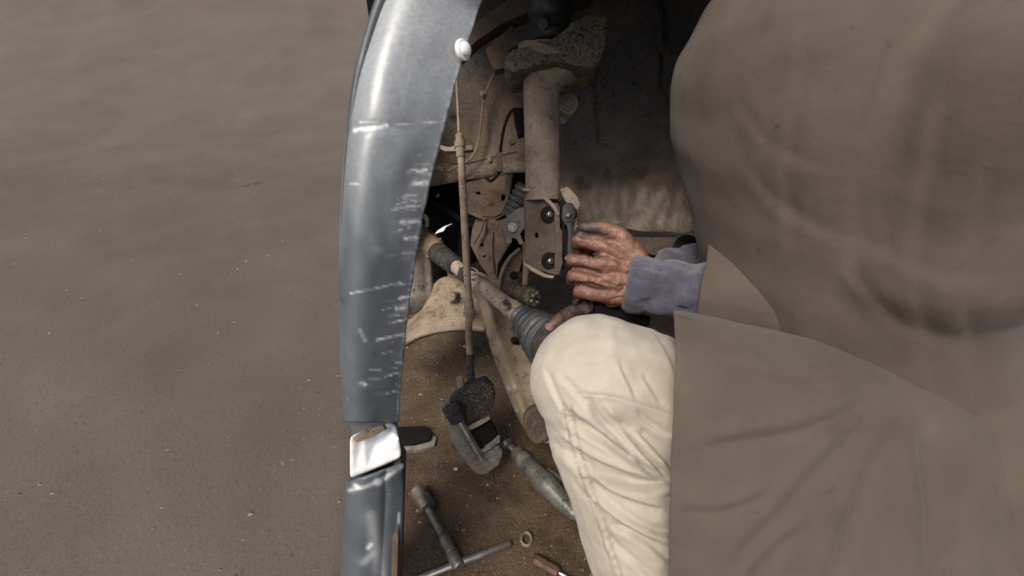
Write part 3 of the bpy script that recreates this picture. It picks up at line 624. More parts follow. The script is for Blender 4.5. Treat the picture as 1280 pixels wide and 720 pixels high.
# rack boot peeping out behind the strut
rb = empty("rack_boot", P(648, 270, .87), "black ribbed rubber boot showing behind the strut clamp", "rubber boot")
lathe("bellows", RUBBER, rb, P(640, 272, .88), P(660, 234, .86), [(f, .023 + .0022 * math.sin(f * 12 * math.pi)) for f in np.linspace(0, 1, 60)], 28, 60)

# ---------------------------------------------------------------- drive shaft
ds = empty("drive_shaft", P(600, 360, .85), "dusty drive shaft slanting down to a black ribbed boot at the knee", "drive shaft")
A, B = P(536, 307, .955), P(656, 399, .735)
def on(t): return A + (B - A) * t
FLAKE = M("flaking_rusty_shaft", [(0.36, (.022, .017, .014)), (0.41, (.07, .05, .033)), (0.45, (.30, .235, .165)), (0.75, (.42, .34, .25))], 30, rough=(.7, .9), specks=[((.03, .022, .017), 190, .60, .66)], bump=(34, 1.0, .004), bump2=(300, .8, .0015), detail=9)
lathe("shaft", FLAKE, ds, on(0), on(1), [(0, .0145), (.2, .0145), (.21, .0135), (.5, .0135), (.52, .0152), (.86, .0152), (.88, .0172), (1, .0172)], 28, 60)
lathe("inner_boot", GREASE, ds, on(.06), on(.34), [(0, .026)] + [(f, .0215 - .004 * f + .0022 * math.sin(f * 9 * math.pi)) for f in np.linspace(.05, .95, 50)] + [(1, .016)], 26, 60)
lathe("shaft_sleeve", GREASE, ds, on(.43), on(.49), [(0, .0140), (.1, .0165), (.9, .0165), (1, .0140)], 24, 60)
lathe("damper_weight", TAN, ds, on(-.06), on(.10), [(0, .020), (.1, .026), (.8, .026), (1, .02)], 24, 60)
B0, B1 = P(655, 400, .742), P(692, 432, .66)
pr = [(0, .0178), (.06, .0185)]
for f in np.linspace(.08, .95, 90):
    pr.append((f, .0195 + .0185 * min(1, f * 1.15) ** .8 + .0075 * (abs(math.sin(f * 5.5 * math.pi)) ** .8) - .004))
pr += [(.97, .043), (1, .041)]
lathe("outer_boot", RUBBER, ds, B0, B1, pr, 44, 60)
lathe("boot_clamp", STEEL, ds, on(.955), on(1.005), [(0, .0196), (.1, .0204), (.9, .0204), (1, .0196)], 28)
lathe("cv_joint", GREASE, ds, P(688, 426, .665), P(715, 448, .62), [(0, .038), (.5, .04), (.8, .034), (1, .02)], 36, 60)
lathe("drain_plug", BLACK, ds, P(648, 427, .74), P(642, 425, .715), [(0, .006), (.7, .007), (1, .005)], 14)

# ---------------------------------------------------------------- lower control arm
ca = empty("control_arm", P(650, 540, .78), "long tan lower control arm curving down toward the knee", "control arm")
def arm():
    n, m = 60, 30; V = []
    lft = spline([(585, 352, .92), (597, 375, .90), (606, 410, .875), (617, 448, .85), (632, 490, .825), (648, 525, .80), (661, 548, .785), (668, 554, .78)], n)
    rgt = spline([(632, 352, .92), (660, 385, .89), (684, 420, .865), (702, 455, .84), (712, 490, .815), (712, 520, .795), (706, 540, .785), (696, 553, .78)], n)
    for i in range(n):
        for j in range(m):
            q = j / (m - 1); x = lft[i][0] * (1 - q) + rgt[i][0] * q; y = lft[i][1] * (1 - q) + rgt[i][1] * q; d = lft[i][2] * (1 - q) + rgt[i][2] * q
            d -= .016 * (1 - (2 * q - 1) ** 4) + .010 * math.exp(-((q - .16) / .10) ** 2) - .007 * math.exp(-((q - .45) / .16) ** 2)
            V.append(tuple(P(x, y, d)))
    F = [(j * m + i, j * m + i + 1, (j + 1) * m + i + 1, (j + 1) * m + i) for j in range(n - 1) for i in range(m - 1)]
    me = bpy.data.meshes.new("arm"); me.from_pydata(V, [], F); o = finish("arm", me, TAN, ca, 60)
    md = o.modifiers.new("t", 'SOLIDIFY'); md.thickness = .004; md.offset = 1
arm()
bm = bmesh.new()
add_plate(bm, [(654, 524), (660, 514), (672, 508), (690, 512), (696, 540), (684, 553), (670, 557), (661, 549), (655, 536)], lambda x, y: .748 + .0006 * (x - 660), .03, .004)
me = melt(bm, .002, 2); co = co_of(me); nn = no_of(me); set_co(me, co + nn * np.array([.0011 * noise.fractal(Vector(c) * 160, 1, 2, 3) for c in co])[:, None])
finish("worn_bushing", me, RUST, ca, 60)

# ---------------------------------------------------------------- brake hose
bh = empty("brake_hose", P(588, 470, .80), "long pale brake hose hanging straight from its bracket to the caliper", "brake hose")
tube("metal_line", DUST, bh, [P(570, 82, .78), P(571, 110, .775), P(573, 150, .77), P(574, 176, .765)], .0024, samples=14, n=10)
lathe("hose_end", DUST, bh, P(574, 166, .765), P(576, 197, .762), [(0, .0035), (.1, .007), (.35, .007), (.37, .0095), (.6, .0095), (.62, .0075), (1, .008)], 16)
plate("hose_bracket", DUST, bh, [(551, 181), (560, 184), (570, 182), (590, 181), (591, 187), (572, 189), (556, 189), (549, 185)], .762, .016, .001)
tube("bracket_arm", RUST, bh, [P(536, 176, .79), P(546, 184, .775), P(558, 186, .768)], .004, samples=10)
tube("hose", DUST2, bh, [P(576, 192, .762), P(579, 245, .765), P(582, 300, .77), P(584, 345, .775), P(587, 388, .78)], [.0062, .0066, .0066, .0066, .0064], samples=40, wob=.05)
lathe("collar", DUST2, bh, P(585, 372, .775), P(588, 400, .782), [(0, .0066), (.05, .0085), (.55, .0088), (.6, .0115), (.8, .0118), (.82, .008), (1, .007)], 18)
plate("collar_tab", DUST2, bh, [(584, 389), (592, 386), (598, 390), (599, 395), (594, 399), (586, 399)], .776, .006, .001)
tube("lower_hose", DUST2, bh, [P(586, 398, .783), P(586, 425, .787), P(588, 448, .79)], [.0068, .0062, .0058], samples=16, wob=.05)
tube("greasy_end", GREASE, bh, [P(587, 442, .789), P(588, 458, .792), P(589, 476, .79)], [.0066, .0068, .007], samples=16, wob=.25)
hs = empty("sensor_wire", P(625, 220, .93), "thin dark sensor wire looping down the inner wing", "wire")
tube("wire", BLACK, hs, [P(652, 152, .90), P(645, 138, .90), (P(637, 142, .905)), P(629, 165, .91), P(625, 195, .915), P(624, 215, .91), P(614, 226, .905), P(607, 222, .91)], .0032, samples=50)
plate("wire_clip", RUST, hs, [(620, 190), (628, 190), (629, 214), (621, 214)], .90, .006, .001)
plate("wire_plug", BLACK, hs, [(641, 134), (654, 134), (656, 168), (648, 170), (643, 150)], .895, .02, .002)

# ---------------------------------------------------------------- caliper
cp = empty("brake_caliper", G(600, 592), "gritty black brake caliper hanging from the hose just above the dirt", "brake caliper")
bm = bmesh.new()
add_plate(bm, [(561, 500), (572, 488), (584, 482), (606, 476), (614, 486), (618, 500), (613, 514), (598, 524), (584, 535), (574, 528), (565, 516)], lambda x, y: .765 + .0004 * (y - 505), .05, .004)
me = melt(bm, .002, 2); co = co_of(me); nn = no_of(me)
set_co(me, co + nn * np.array([.0022 * noise.fractal(Vector(c) * 220, 1, 2, 3) for c in co])[:, None]); hz = finish("piston_housing", me, GREASE, cp, 60)
V, F = [], []
for k in range(420):   # grit stuck in the grease
    x, y = random.gauss(594, 12), random.gauss(496, 11)
    if not (564 < x < 616 and 480 < y < 525): continue
    c = np.array(P(x, y, .7615 + .0004 * (y - 505))); s = random.uniform(.0005, .0014); st = len(V)
    for q in ((1, 0, 0), (-1, .3, 0), (0, 1, .2), (0, -.2, 1), (.1, -1, -.3)): V.append(tuple(c + s * np.array(q)))
    F += [(st, st + 2, st + 3), (st + 2, st + 1, st + 3), (st + 1, st + 4, st + 3), (st + 4, st, st + 3)]
me = bpy.data.meshes.new("grit_crust"); me.from_pydata(V, [], F); o = finish("grit_crust", me, PEB, hz, None, False); o["kind"] = "stuff"
plate("brake_lining", DUST2, cp, [(586, 533), (598, 526), (611, 520), (613, 524), (600, 532), (588, 538)], .776, .012, .001)
plate("inner_pad", BLACK, cp, [(586, 538), (612, 524), (620, 540), (624, 552), (600, 568), (592, 555)], .80, .02, .002)
bm = bmesh.new()
add_plate(bm, [(558, 526), (565, 520), (572, 528), (580, 542), (588, 556), (597, 570), (610, 564), (623, 556), (629, 566), (624, 582), (608, 594), (596, 594), (586, 584), (574, 568), (563, 548)], lambda x, y: .79 + .0004 * (y - 540), .035, .004)
me = melt(bm, .0020, 2); co = co_of(me); nn = no_of(me); set_co(me, co + nn * np.array([.0009 * noise.fractal(Vector(c) * 160, 1, 2, 3) for c in co])[:, None]); finish("jaw", me, CAST, cp, 60)
for k in range(3):
    tube("jaw_fin", CAST, cp, [P(597 + 5 * k, 569 - 5 * k, .788), P(611 + 3 * k, 560 - 4 * k, .785), P(624, 551 - 3 * k, .79)], .003, samples=8)
p0, p1 = P(562, 506, .755), P(602, 574, .765)
lathe("guide_pin", STEEL, cp, p0 + (p1 - p0) * .25, p1, [(0, .010), (.10, .0095), (.11, .006), (.16, .006), (.17, .0072), (.85, .0068), (.88, .006), (1, .0055)], 20)
lathe("pin_boot", GREASE, cp, p0, p0 + (p1 - p0) * .30, [(0, .010), (.1, .0155), (.45, .0165), (.5, .0135), (.62, .016), (.9, .0145), (1, .010)], 22, 60)
plate("spring_clip", CAST, cp, [(570, 472), (577, 469), (579, 476), (580, 484), (588, 486), (586, 492), (572, 488)], .77, .008, .001)
lathe("bleed_nipple", CAST, cp, P(561, 503, .765), P(550, 509, .755), [(0, .006), (.5, .006), (.55, .0085), (1, .007)], 12)

# ---------------------------------------------------------------- things on the dirt
bp = empty("brake_pad", G(522, 552), "flat dark brake pad lying on the dirt next to the bumper", "brake pad")
def ground_slab(name, mat, parent, poly, z0, z1, bev=.001):
    b2 = bmesh.new(); a = [b2.verts.new(G(x, y, 0) + Vector((0, 0, z0))) for x, y in poly]; c = [b2.verts.new(G(x, y, 0) + Vector((0, 0, z1))) for x, y in poly]; n = len(poly)
    b2.faces.new(a); b2.faces.new(list(reversed(c)))
    for i in range(n): b2.faces.new((a[i], a[(i + 1) % n], c[(i + 1) % n], c[i]))
    bmesh.ops.recalc_face_normals(b2, faces=b2.faces); bevel(b2, bev); return from_bm(name, b2, mat, parent)
ground_slab("backing_plate", CAST, bp, [(494, 544), (538, 542), (546, 550), (543, 560), (520, 566), (494, 566)], -.003, .008)
ground_slab("friction_block", BLACK, bp, [(494, 542), (502, 540), (534, 539), (541, 548), (538, 556), (518, 561), (494, 562)], .0083, .017, .002)

tw = empty("t_handle_wrench", G(560, 690), "steel T-handle socket wrench lying on the dirt at the front", "socket wrench")
s0, s1, h0 = G(521, 612, .016), G(536, 636, .016), G(574, 710, .014)
lathe("socket", TOOL, tw, s0, s1, [(0, .0125), (.06, .0150), (.75, .0152), (.78, .0142), (.86, .0148), (.97, .0142), (1, .009)], 28)
lathe("socket_mouth", BLACK, tw, s0 - (s1 - s0) * .004, s0 + (s1 - s0) * .2, [(0, .0105), (1, .0105)], 6)
lathe("shaft", TOOL, tw, G(533, 632, .0155), G(560, 682, .0145), [(0, .0072), (.1, .0066), (.9, .0066), (1, .0072)], 22)
lathe("sleeve", TOOL, tw, G(554, 671, .0145), h0, [(0, .0072), (.06, .0098), (.5, .0098), (.52, .0088), (.55, .0098), (.93, .0104), (1, .0088)], 24)
lathe("crossbar", STEEL, tw, G(500, 733, .012), G(638, 679, .010), [(0, .0045), (.01, .0056), (.985, .0056), (1, .0045)], 20)

ht = empty("hand_tool", G(680, 600), "grey tapered tool with a stepped steel neck lying beside the knee", "tool")
q0, q1 = G(634, 554, .018), G(722, 646, .020)
def tq(t): return q0 + (q1 - q0) * t
lathe("neck", STEEL, ht, tq(-.02), tq(.16), [(0, .006), (.05, .0105), (.32, .0112), (.36, .0085), (.38, .0068), (1, .0068)], 18)
lathe("collar", CAST, ht, tq(.13), tq(.30), [(0, .008), (.05, .0130), (.3, .0140), (.35, .0112), (.5, .0112), (.55, .0155), (.95, .0165), (1, .014)], 24)
bm = bmesh.new(); add_capsule(bm, tq(.34), tq(.62), .0165, .022); add_capsule(bm, tq(.62), tq(.95), .022, .013); add_capsule(bm, tq(.52) + Vector((.016, .012, 0)), tq(.62) + Vector((.02, .014, 0)), .009, .008)
add_capsule(bm, tq(.70) + Vector((0, 0, .004)), tq(.97) + Vector((.006, 0, -.002)), .015, .012)
me = melt(bm, .0018, 5); finish("body", me, M("wet_grey_metal", [(0.3, (.07, .07, .06)), (.6, (.14, .135, .115)), (.8, (.22, .21, .185))], 40, rough=(.18, .45), metal=.3, specks=[((.03, .027, .022), 100, .6, .72)], bump=(160, .5, .002)), ht, 60)

sd_ = empty("screwdriver", G(685, 708), "small screwdriver with a dull red brown handle at the bottom by the knee", "screwdriver")
a0, a1 = G(667, 698, .009), G(699, 716, .009)
lathe("handle", RED, sd_, a0, a1, [(0, .006), (.06, .0088), (.45, .0092), (.5, .0078), (.58, .0088), (.95, .0086), (1, .006)], 8)
lathe("blade", STEEL, sd_, a1, G(745, 742, .007), [(0, .0034), (.9, .0032), (1, .001)], 12)
nu = empty("ring_nut", G(658, 674), "small loose steel ring lying on the dirt near the screwdriver", "nut")
bm = bmesh.new(); c = G(658, 674, .005)
n1, n2 = 22, 8; rings = []
for i in range(n1):
    a = 2 * math.pi * i / n1; d = Vector((math.cos(a), math.sin(a), 0)); rings.append([bm.verts.new(c + d * (.0085 + .0028 * math.cos(2 * math.pi * k / n2)) + Vector((0, .0025 * math.sin(a), .004 * math.sin(2 * math.pi * k / n2)))) for k in range(n2)])
for i in range(n1):
    for k in range(n2): bm.faces.new((rings[i][k], rings[(i + 1) % n1][k], rings[(i + 1) % n1][(k + 1) % n2], rings[i][(k + 1) % n2]))
from_bm("ring", bm, CAST, nu, 60)
def pebble(px, py, r, mat, label):
    bm = bmesh.new(); bmesh.ops.create_icosphere(bm, subdivisions=2, radius=r); c = G(px, py, r * .45)
    for v in bm.verts:
        k = 1 + .35 * noise.noise(v.co * (1.3 / r) + Vector((px, py, 0))); v.co = Vector((v.co.x * k * 1.3, v.co.y * k, v.co.z * k * .6)) + c
    me = bpy.data.meshes.new("stone"); bm.to_mesh(me); bm.free(); o = finish("stone", me, mat, None, 30); o["label"] = label; o["category"] = "stone"; o["group"] = "loose stones on the dirt"
for px, py, r, lb in ((508, 433, .006, "pale stone on the dirt touching the lower edge of the wing"), (582, 433, .006, "brown stone below the cross member beside the hose"), (526, 493, .0035, "tiny pale stone left of the caliper clip"), (570, 586, .004, "small grey stone under the caliper jaw"), (580, 662, .004, "small stone beside the wrench sleeve")):
    pebble(px, py, r, PEB if r < .006 else DUST2, lb)

# ---------------------------------------------------------------- tools in the hands
ra = empty("ratchet", P(714, 300, .645), "black ratchet spanner gripped in the fist against the strut bolt", "ratchet")
plate("ratchet_head", BLKTOOL, ra, [(703, 258), (709, 252), (717, 254), (720, 264), (719, 276), (714, 283), (706, 282), (702, 272)], .642, .014, .003)
plate("ratchet_handle", BLKTOOL, ra, [(708, 278), (716, 278), (719, 290), (720, 312), (717, 330), (711, 332), (709, 312), (710, 292)], .640, .012, .003)
lathe("drive_end", STEEL, ra, P(711, 268, .642), P(710, 269, .637), [(0, .0036), (.7, .0034), (1, .0025)], 10)
lathe("selector", STEEL, ra, P(711, 322, .640), P(709, 323, .632), [(0, .005), (.7, .0048), (1, .003)], 8)
rs = empty("ring_spanner", P(730, 385, .68), "black ring spanner showing between the fist and the knee", "spanner")
bm = bmesh.new(); c = P(729, 381, .645); X_, Y_, Z_ = RT, (UP * .95 - FW * .3).normalized(), (FW * .95 + UP * .3).normalized(); n1, n2 = 28, 10; rings = []
for i in range(n1):
    a = 2 * math.pi * i / n1; d = X_ * math.cos(a) + Y_ * math.sin(a); rings.append([bm.verts.new(c + d * (.0125 + .005 * math.cos(2 * math.pi * k / n2)) + Z_ * .007 * math.sin(2 * math.pi * k / n2)) for k in range(n2)])
for i in range(n1):
    for k in range(n2): bm.faces.new((rings[i][k], rings[(i + 1) % n1][k], rings[(i + 1) % n1][(k + 1) % n2], rings[i][(k + 1) % n2]))
from_bm("ring_end", bm, BLKTOOL, rs, 60)
tube("handle", BLKTOOL, rs, [P(742, 383, .65), P(775, 392, .66), P(810, 402, .67)], .006, samples=10, flat=1.5)

# ---------------------------------------------------------------- person
K = P(748, 470, .505); H = P(1090, 600, .60); A_ = P(846, 842, .515)
W = P(796, 348, .625); E = Vector((.42, .46, .425)); RS = Vector((.42, .42, .70)); LS = Vector((.38, .74, .68))
H2 = Vector((.50, .56, .25)); K2 = Vector((.22, .66, .10)); A2 = Vector((.56, .62, .07))
W2 = P(768, 368, .705); E2 = Vector((.43, .68, .41)); PEL = (H + H2) * .5 + Vector((.04, 0, .02)); NB = Vector((.36, .58, .78)); HD = Vector((.29, .60, .94))
per = empty("person", Vector((A_.x, A_.y, 0)), "person crouching in cream trousers and purple fleece sleeve, reaching into the wheel well", "person")
def hand_mesh():
    bm = bmesh.new()
    def cap(a, b, r0, r1): add_capsule(bm, P(*a), P(*b), r0 / 1000, r1 / 1000, 14)
    wr = (800, 350, .628)
    mcp = [(749, 306, .617), (746, 330, .610), (749, 351, .613), (756, 369, .620)]
    pip = [(725, 300, .622), (718, 325, .616), (718, 345, .619), (725, 364, .626)]
    dip = [(722, 312, .648), (717, 331, .646), (716, 351, .646), (723, 368, .648)]
    tip = [(738, 316, .655), (733, 334, .655), (732, 353, .655), (736, 368, .655)]
    rm = [12.5, 12.8, 12.2, 11]; rp = [11.0, 11.4, 11.0, 9.6]
    for k in range(4):
        base = (792, 328 + 13 * k, .627)
        cap(base, mcp[k], 17, rm[k] + 1.0); cap(mcp[k], pip[k], rm[k], rp[k]); cap(pip[k], dip[k], rp[k], rp[k] - 1.6); cap(dip[k], tip[k], rp[k] - 1.6, rp[k] - 2.4)
    cap((770, 330, .632), (770, 355, .634), 20, 20); cap((785, 335, .63), (790, 362, .632), 20, 19)
    cap(wr, (860, 356, .625), 25, 27); cap((798, 336, .627), wr, 18, 24); cap((798, 363, .63), wr, 16, 24); cap((765, 374, .634), (792, 366, .632), 12, 17)
    # thumb along the top
    cap((797, 325, .626), (774, 294, .618), 17, 12.5); cap((774, 294, .618), (752, 285, .612), 11.5, 9.4); cap((752, 285, .612), (728, 284, .618), 9.2, 7.4)
    me = melt(bm, .0016, 4, .5)
    L = []
    for poly, wd, a in [([(714, 313), (732, 315), (752, 320)], 2.6, -.0036), ([(712, 335), (730, 337), (752, 342)], 2.6, -.0038), ([(714, 355), (732, 356), (756, 361)], 2.4, -.0036),
                        ([(724, 295), (745, 295), (766, 303)], 2.4, -.0040),
                        ([(752, 306), (772, 318), (792, 332)], 4, .0016), ([(750, 326), (772, 332), (794, 340)], 4, .0018), ([(752, 348), (774, 346), (796, 349)], 4, .0014),
                        ([(756, 338), (776, 341), (790, 345)], 1.6, -.0010), ([(754, 352), (772, 358), (786, 356)], 1.5, -.0012), ([(757, 316), (770, 327), (780, 330)], 1.6, -.0008),
                        ([(748, 342), (760, 352), (768, 366)], 1.6, -.0012), ([(738, 341), (752, 344), (766, 340)], 1.3, -.0008),
                        ([(735, 318), (738, 326), (736, 334)], 1.3, -.0009), ([(740, 318), (743, 326), (741, 334)], 1.2, -.0008), ([(735, 341), (738, 348), (736, 356)], 1.3, -.0009), ([(740, 342), (743, 349), (741, 357)], 1.2, -.0007),
                        ([(738, 297), (741, 304), (740, 312)], 1.3, -.0009), ([(744, 281), (746, 287), (745, 293)], 1.0, -.0007), ([(748, 281), (750, 287), (749, 293)], 1.0, -.0007),
                        ([(770, 368), (780, 360), (790, 352)], 1.5, -.0010), ([(760, 376), (775, 372), (786, 374)], 1.4, -.0010)]:
        L.append((poly, wd, a))
    folds(me, L, lambda co, X, Y: .0008 * vnoise(co, 90, 3) + .0009 * np.abs(vnoise(co * np.array([1, 1, 2.2]), 60, 3)), 1.5)
    co = co_of(me); X, Y, D = proj(co)
    d, t = seg_dist(X, Y, [(712, 284), (740, 285), (764, 290)]); g = np.clip(1.25 - d / 11, 0, 1) * np.clip((768 - X) / 30, 0, 1)
    nz = vnoise(co, 70, 3)
    red = np.clip((765 - X) / 40, 0, 1) * np.clip((Y - 296) / 12, 0, 1) * np.clip(.55 + .8 * nz, 0, 1)
    g = g + .55 * np.clip(nz + .1, 0, 1) * np.clip((758 - X) / 30, 0, 1) + .25 * np.clip(nz, 0, 1)
    for poly in ([(714, 313), (732, 315), (752, 320)], [(712, 335), (730, 337), (752, 342)], [(714, 355), (732, 356), (756, 361)]):
        d, t = seg_dist(X, Y, poly); g = g + .55 * np.exp(-(d / 2.2) ** 2)
    attr(me, "grime", np.clip(g, 0, 1)); attr(me, "red", np.clip(red, 0, .8))
    return me
def hand2_mesh():
    bm = bmesh.new()
    def cap(a, b, r0, r1): add_capsule(bm, P(*a), P(*b), r0 / 1000, r1 / 1000, 14)
    cap((770, 366, .705), (840, 345, .74), 24, 27)
    cap((765, 372, .70), (734, 383, .66), 18, 14); cap((734, 383, .658), (710, 394, .642), 13.5, 12); cap((710, 394, .642), (691, 406, .628), 12, 10.2)
    for k in range(4):
        m_ = (735 + 4 * k, 395 + 13 * k, .69 + .004 * k); p_ = (705 + 4 * k, 412 + 14 * k, .715); t_ = (688 + 6 * k, 425 + 14 * k, .735)
        cap((768, 375 + 6 * k, .703), m_, 16, 12.5); cap(m_, p_, 11.5, 10); cap(p_, t_, 10, 8.5)
    me = melt(bm, .0018, 5, .5)
    folds(me, [([(704, 388), (707, 396), (711, 404)], 1.3, -.0008), ([(708, 387), (711, 395), (715, 403)], 1.3, -.0007)], lambda co, X, Y: .0006 * vnoise(co, 90, 3))
    co = co_of(me); nz = vnoise(co, 60, 3); attr(me, "grime", np.clip(.88 + .45 * nz, 0, 1)); attr(me, "red", np.zeros(len(co)))
    return me
def join(meshes):
    bm = bmesh.new()
    for m in meshes: bm.from_mesh(m)
    me = bpy.data.meshes.new("person_body"); bm.to_mesh(me); bm.free(); return me
bm = bmesh.new()
HF = Vector((-1, .1, -.35)).normalized(); HS = Vector((0, 1, 0)); HU = HF.cross(HS).normalized(); HU = HU if HU.z > 0 else -HU
add_capsule(bm, PEL, NB - Vector((0, 0, .06)), .13, .125); add_capsule(bm, RS, LS, .06, .06); add_capsule(bm, NB - Vector((0, 0, .05)), HD - HU * .06, .058, .054)
add_capsule(bm, HD - HF * .015 + HU * .02, HD + HF * .03 - HU * .01, .088, .078); add_capsule(bm, HD + HF * .045 - HU * .05, HD + HF * .055 - HU * .085, .05, .035)
add_capsule(bm, HD + HF * .093 + HU * .01, HD + HF * .118 - HU * .028, .009, .014)
for s in (-1, 1):
    add_capsule(bm, HD + HS * s * .085 - HU * .005, HD + HS * s * .092 - HU * .035 + HF * .005, .014, .009)
    add_capsule(bm, HD + HS * s * .02 + HF * .092 + HU * .03, HD + HS * s * .045 + HF * .08 + HU * .03, .009, .008)
add_capsule(bm, HD + HF * .098 - HU * .052 + HS * -.02, HD + HF * .098 - HU * .052 + HS * .02, .008, .008)
for a, b_, r0, r1 in ((RS, E, .05, .04), (E, W, .04, .028), (LS, E2, .05, .04), (E2, W2, .04, .028), (H, K, .060, .042), (K, A_, .040, .034), (H2, K2, .08, .055), (K2, A2, .055, .04)): add_capsule(bm, a, b_, r0, r1)
body = melt(bm, .007, 3); attr(body, "grime", np.zeros(len(body.vertices))); attr(body, "red", np.zeros(len(body.vertices)))
bj = join([body, hand_mesh(), hand2_mesh()])
finish("body", bj, SKIN, per, 60)
for s in (-1, 1):
    bm = bmesh.new(); bmesh.ops.create_uvsphere(bm, u_segments=12, v_segments=8, radius=.011, matrix=Matrix.Translation(HD + HS * s * .032 + HF * .085 + HU * .012)); from_bm("eye", bm, WHITEP, per, 60)
bm = bmesh.new(); add_capsule(bm, HD - HF * .025 + HU * .03, HD + HF * .01 + HU * .035, .096, .088); add_capsule(bm, HD - HF * .05 - HU * .03, HD - HF * .03 + HU * .02, .07, .085)
me = melt(bm, .006, 2); co = co_of(me); nn = no_of(me); set_co(me, co + nn * (.004 * vnoise(co, 70, 2))[:, None]); finish("hair", me, HAIR, per, 60)
# thumb nails
def nail(c, ax, up, l, wd):
    bm = bmesh.new(); ax = ax.normalized(); up = (up - ax * up.dot(ax)).normalized(); s = ax.cross(up)
    g = []
    for i in range(9):
        for j in range(9):
            u, v = i / 4 - 1, j / 4 - 1; x, y = u * math.sqrt(1 - v * v / 2), v * math.sqrt(1 - u * u / 2)
            g.append(bm.verts.new(c + ax * l * x + s * wd * y - up * (wd * .55 * y * y + .0006 * x * x)))
    for i in range(8):
        for j in range(8): bm.faces.new((g[i * 9 + j], g[i * 9 + j + 1], g[i * 9 + j + 10], g[i * 9 + j + 9]))
    o = from_bm("thumb_nail", bm, NAIL, per, 60); md = o.modifiers.new("t", 'SOLIDIFY'); md.thickness = .001; return o
nail(P(688.5, 407, .6172), P(686, 411, .628) - P(700, 401, .638), -FW + UP * .25 - RT * .15, .0082, .0068)
nail(P(725, 281, .622), P(720, 282, .625) - P(735, 281, .62), UP - FW * .7, .0055, .0048)

# trousers
def trousers():
    bm = bmesh.new()
    add_capsule(bm, K + Vector((-.004, 0, -.004)), H, .0745, .090, 24); add_capsule(bm, K + Vector((0, 0, -.01)), A_, .071, .060, 24); add_capsule(bm, (K + H) / 2 + Vector((0, 0, -.03)), (K + A_) / 2 + Vector((.04, 0, 0)), .062, .055, 24)
    me = melt(bm, .0022, 10, .6)
    FL = [([(706, 523), (751, 551), (791, 577), (840, 603)], 6, -.0085), ([(769, 521), (803, 563), (840, 599)], 5, -.007), ([(682, 462), (696, 498), (711, 523)], 4, -.003),
          ([(735, 498), (751, 527), (791, 567), (812, 592)], 5, -.006), ([(698, 559), (751, 595), (803, 607), (845, 603)], 8, -.009), ([(727, 595), (763, 631), (811, 660), (845, 668)], 7, -.006),
          ([(763, 656), (799, 672), (845, 708)], 6, -.005), ([(775, 454), (785, 476), (795, 498)], 4, -.003), ([(803, 470), (815, 488), (827, 506)], 4, -.003),
          ([(712, 508), (745, 532), (790, 568), (830, 596)], 6, .005), ([(755, 506), (790, 545), (838, 592)], 5, .005), ([(702, 542), (750, 574), (800, 594)], 7, .006), ([(735, 585), (775, 615), (830, 632)], 8, .006),
          ([(742, 622), (790, 655), (845, 685)], 7, .004), ([(700, 470), (720, 490), (745, 520)], 5, -.003), ([(800, 540), (820, 560), (845, 590)], 5, -.004), ([(750, 668), (790, 700), (830, 735)], 6, -.004), ([(795, 512), (812, 530), (842, 548)], 5, -.003),
          ([(702, 440), (730, 452), (770, 448)], 10, .0015), ([(718, 600), (745, 640), (775, 700)], 5, -.002), ([(820, 415), (835, 440), (848, 470)], 6, -.002),
          ([(722, 491), (771, 496), (840, 517)], 1.6, -.0016), ([(722, 494), (771, 499), (840, 520)], 2.0, .0012),
          ([(704, 505), (712, 545), (725, 591), (747, 656), (769, 725)], 1.6, -.0018), ([(709, 505), (717, 545), (730, 591), (752, 656), (774, 725)], 2.6, .0016), ([(714, 505), (722, 545), (735, 591), (757, 656), (779, 725)], 1.3, -.0012)]
    def ex(co, X, Y):
        h = .0035 * vnoise(co * np.array([1, 1, 1]), 14, 3)
        d, t = seg_dist(X, Y, [(709, 505), (717, 545), (730, 591), (752, 656), (774, 725)])
        return h + .0008 * np.sin(t * 150) * np.exp(-(d / 4) ** 2)
    folds(me, [(p, w_ * (.8 if w_ > 3 else 1), a_) for p, w_, a_ in FL], ex, .85, True)
    co = co_of(me); X, Y, D = proj(co); nz = vnoise(co, 22, 3); s = np.clip(.3 + nz, 0, 1) * .35 * np.clip((Y - 560) / 160, 0, 1)
    s += .5 * np.clip(nz - .15, 0, 1) * np.exp(-(((X - 790) / 50) ** 2 + ((Y - 512) / 25) ** 2))
    for poly in ([(722, 491), (771, 496), (840, 517)], [(704, 505), (712, 545), (725, 591), (747, 656), (769, 725)], [(714, 505), (722, 545), (735, 591), (757, 656), (779, 725)]):
        d, t = seg_dist(X, Y, poly); s += .45 * np.exp(-(d / 1.3) ** 2)
    bm = bmesh.new(); add_capsule(bm, H2, K2, .095, .075, 20); add_capsule(bm, K2, A2, .07, .058, 20); add_capsule(bm, PEL + Vector((0, -.09, 0)), PEL + Vector((0, .09, 0)), .135, .135, 20)
    me2 = melt(bm, .007, 5); attr(me, "soil", np.clip(s, 0, 1)); attr(me2, "soil", np.zeros(len(me2.vertices)))
    j = join([me, me2]); return finish("trousers", j, KHAKI, per, 60)
trousers()
for a, d_ in ((A_, Vector((-.9, .15, 0))), (A2, Vector((.7, .1, -.1)))):
    bm = bmesh.new(); b0 = Vector((a.x, a.y, .045)); d_ = d_.normalized(); add_capsule(bm, b0, b0 + d_ * .17, .043, .038); add_capsule(bm, b0 + d_ * .0, Vector((a.x, a.y, a.z)), .043, .045)
    me = melt(bm, .005, 4); co = co_of(me); co[:, 2] = np.maximum(co[:, 2], .001); set_co(me, co); finish("shoe", me, LEATHER, per, 60)
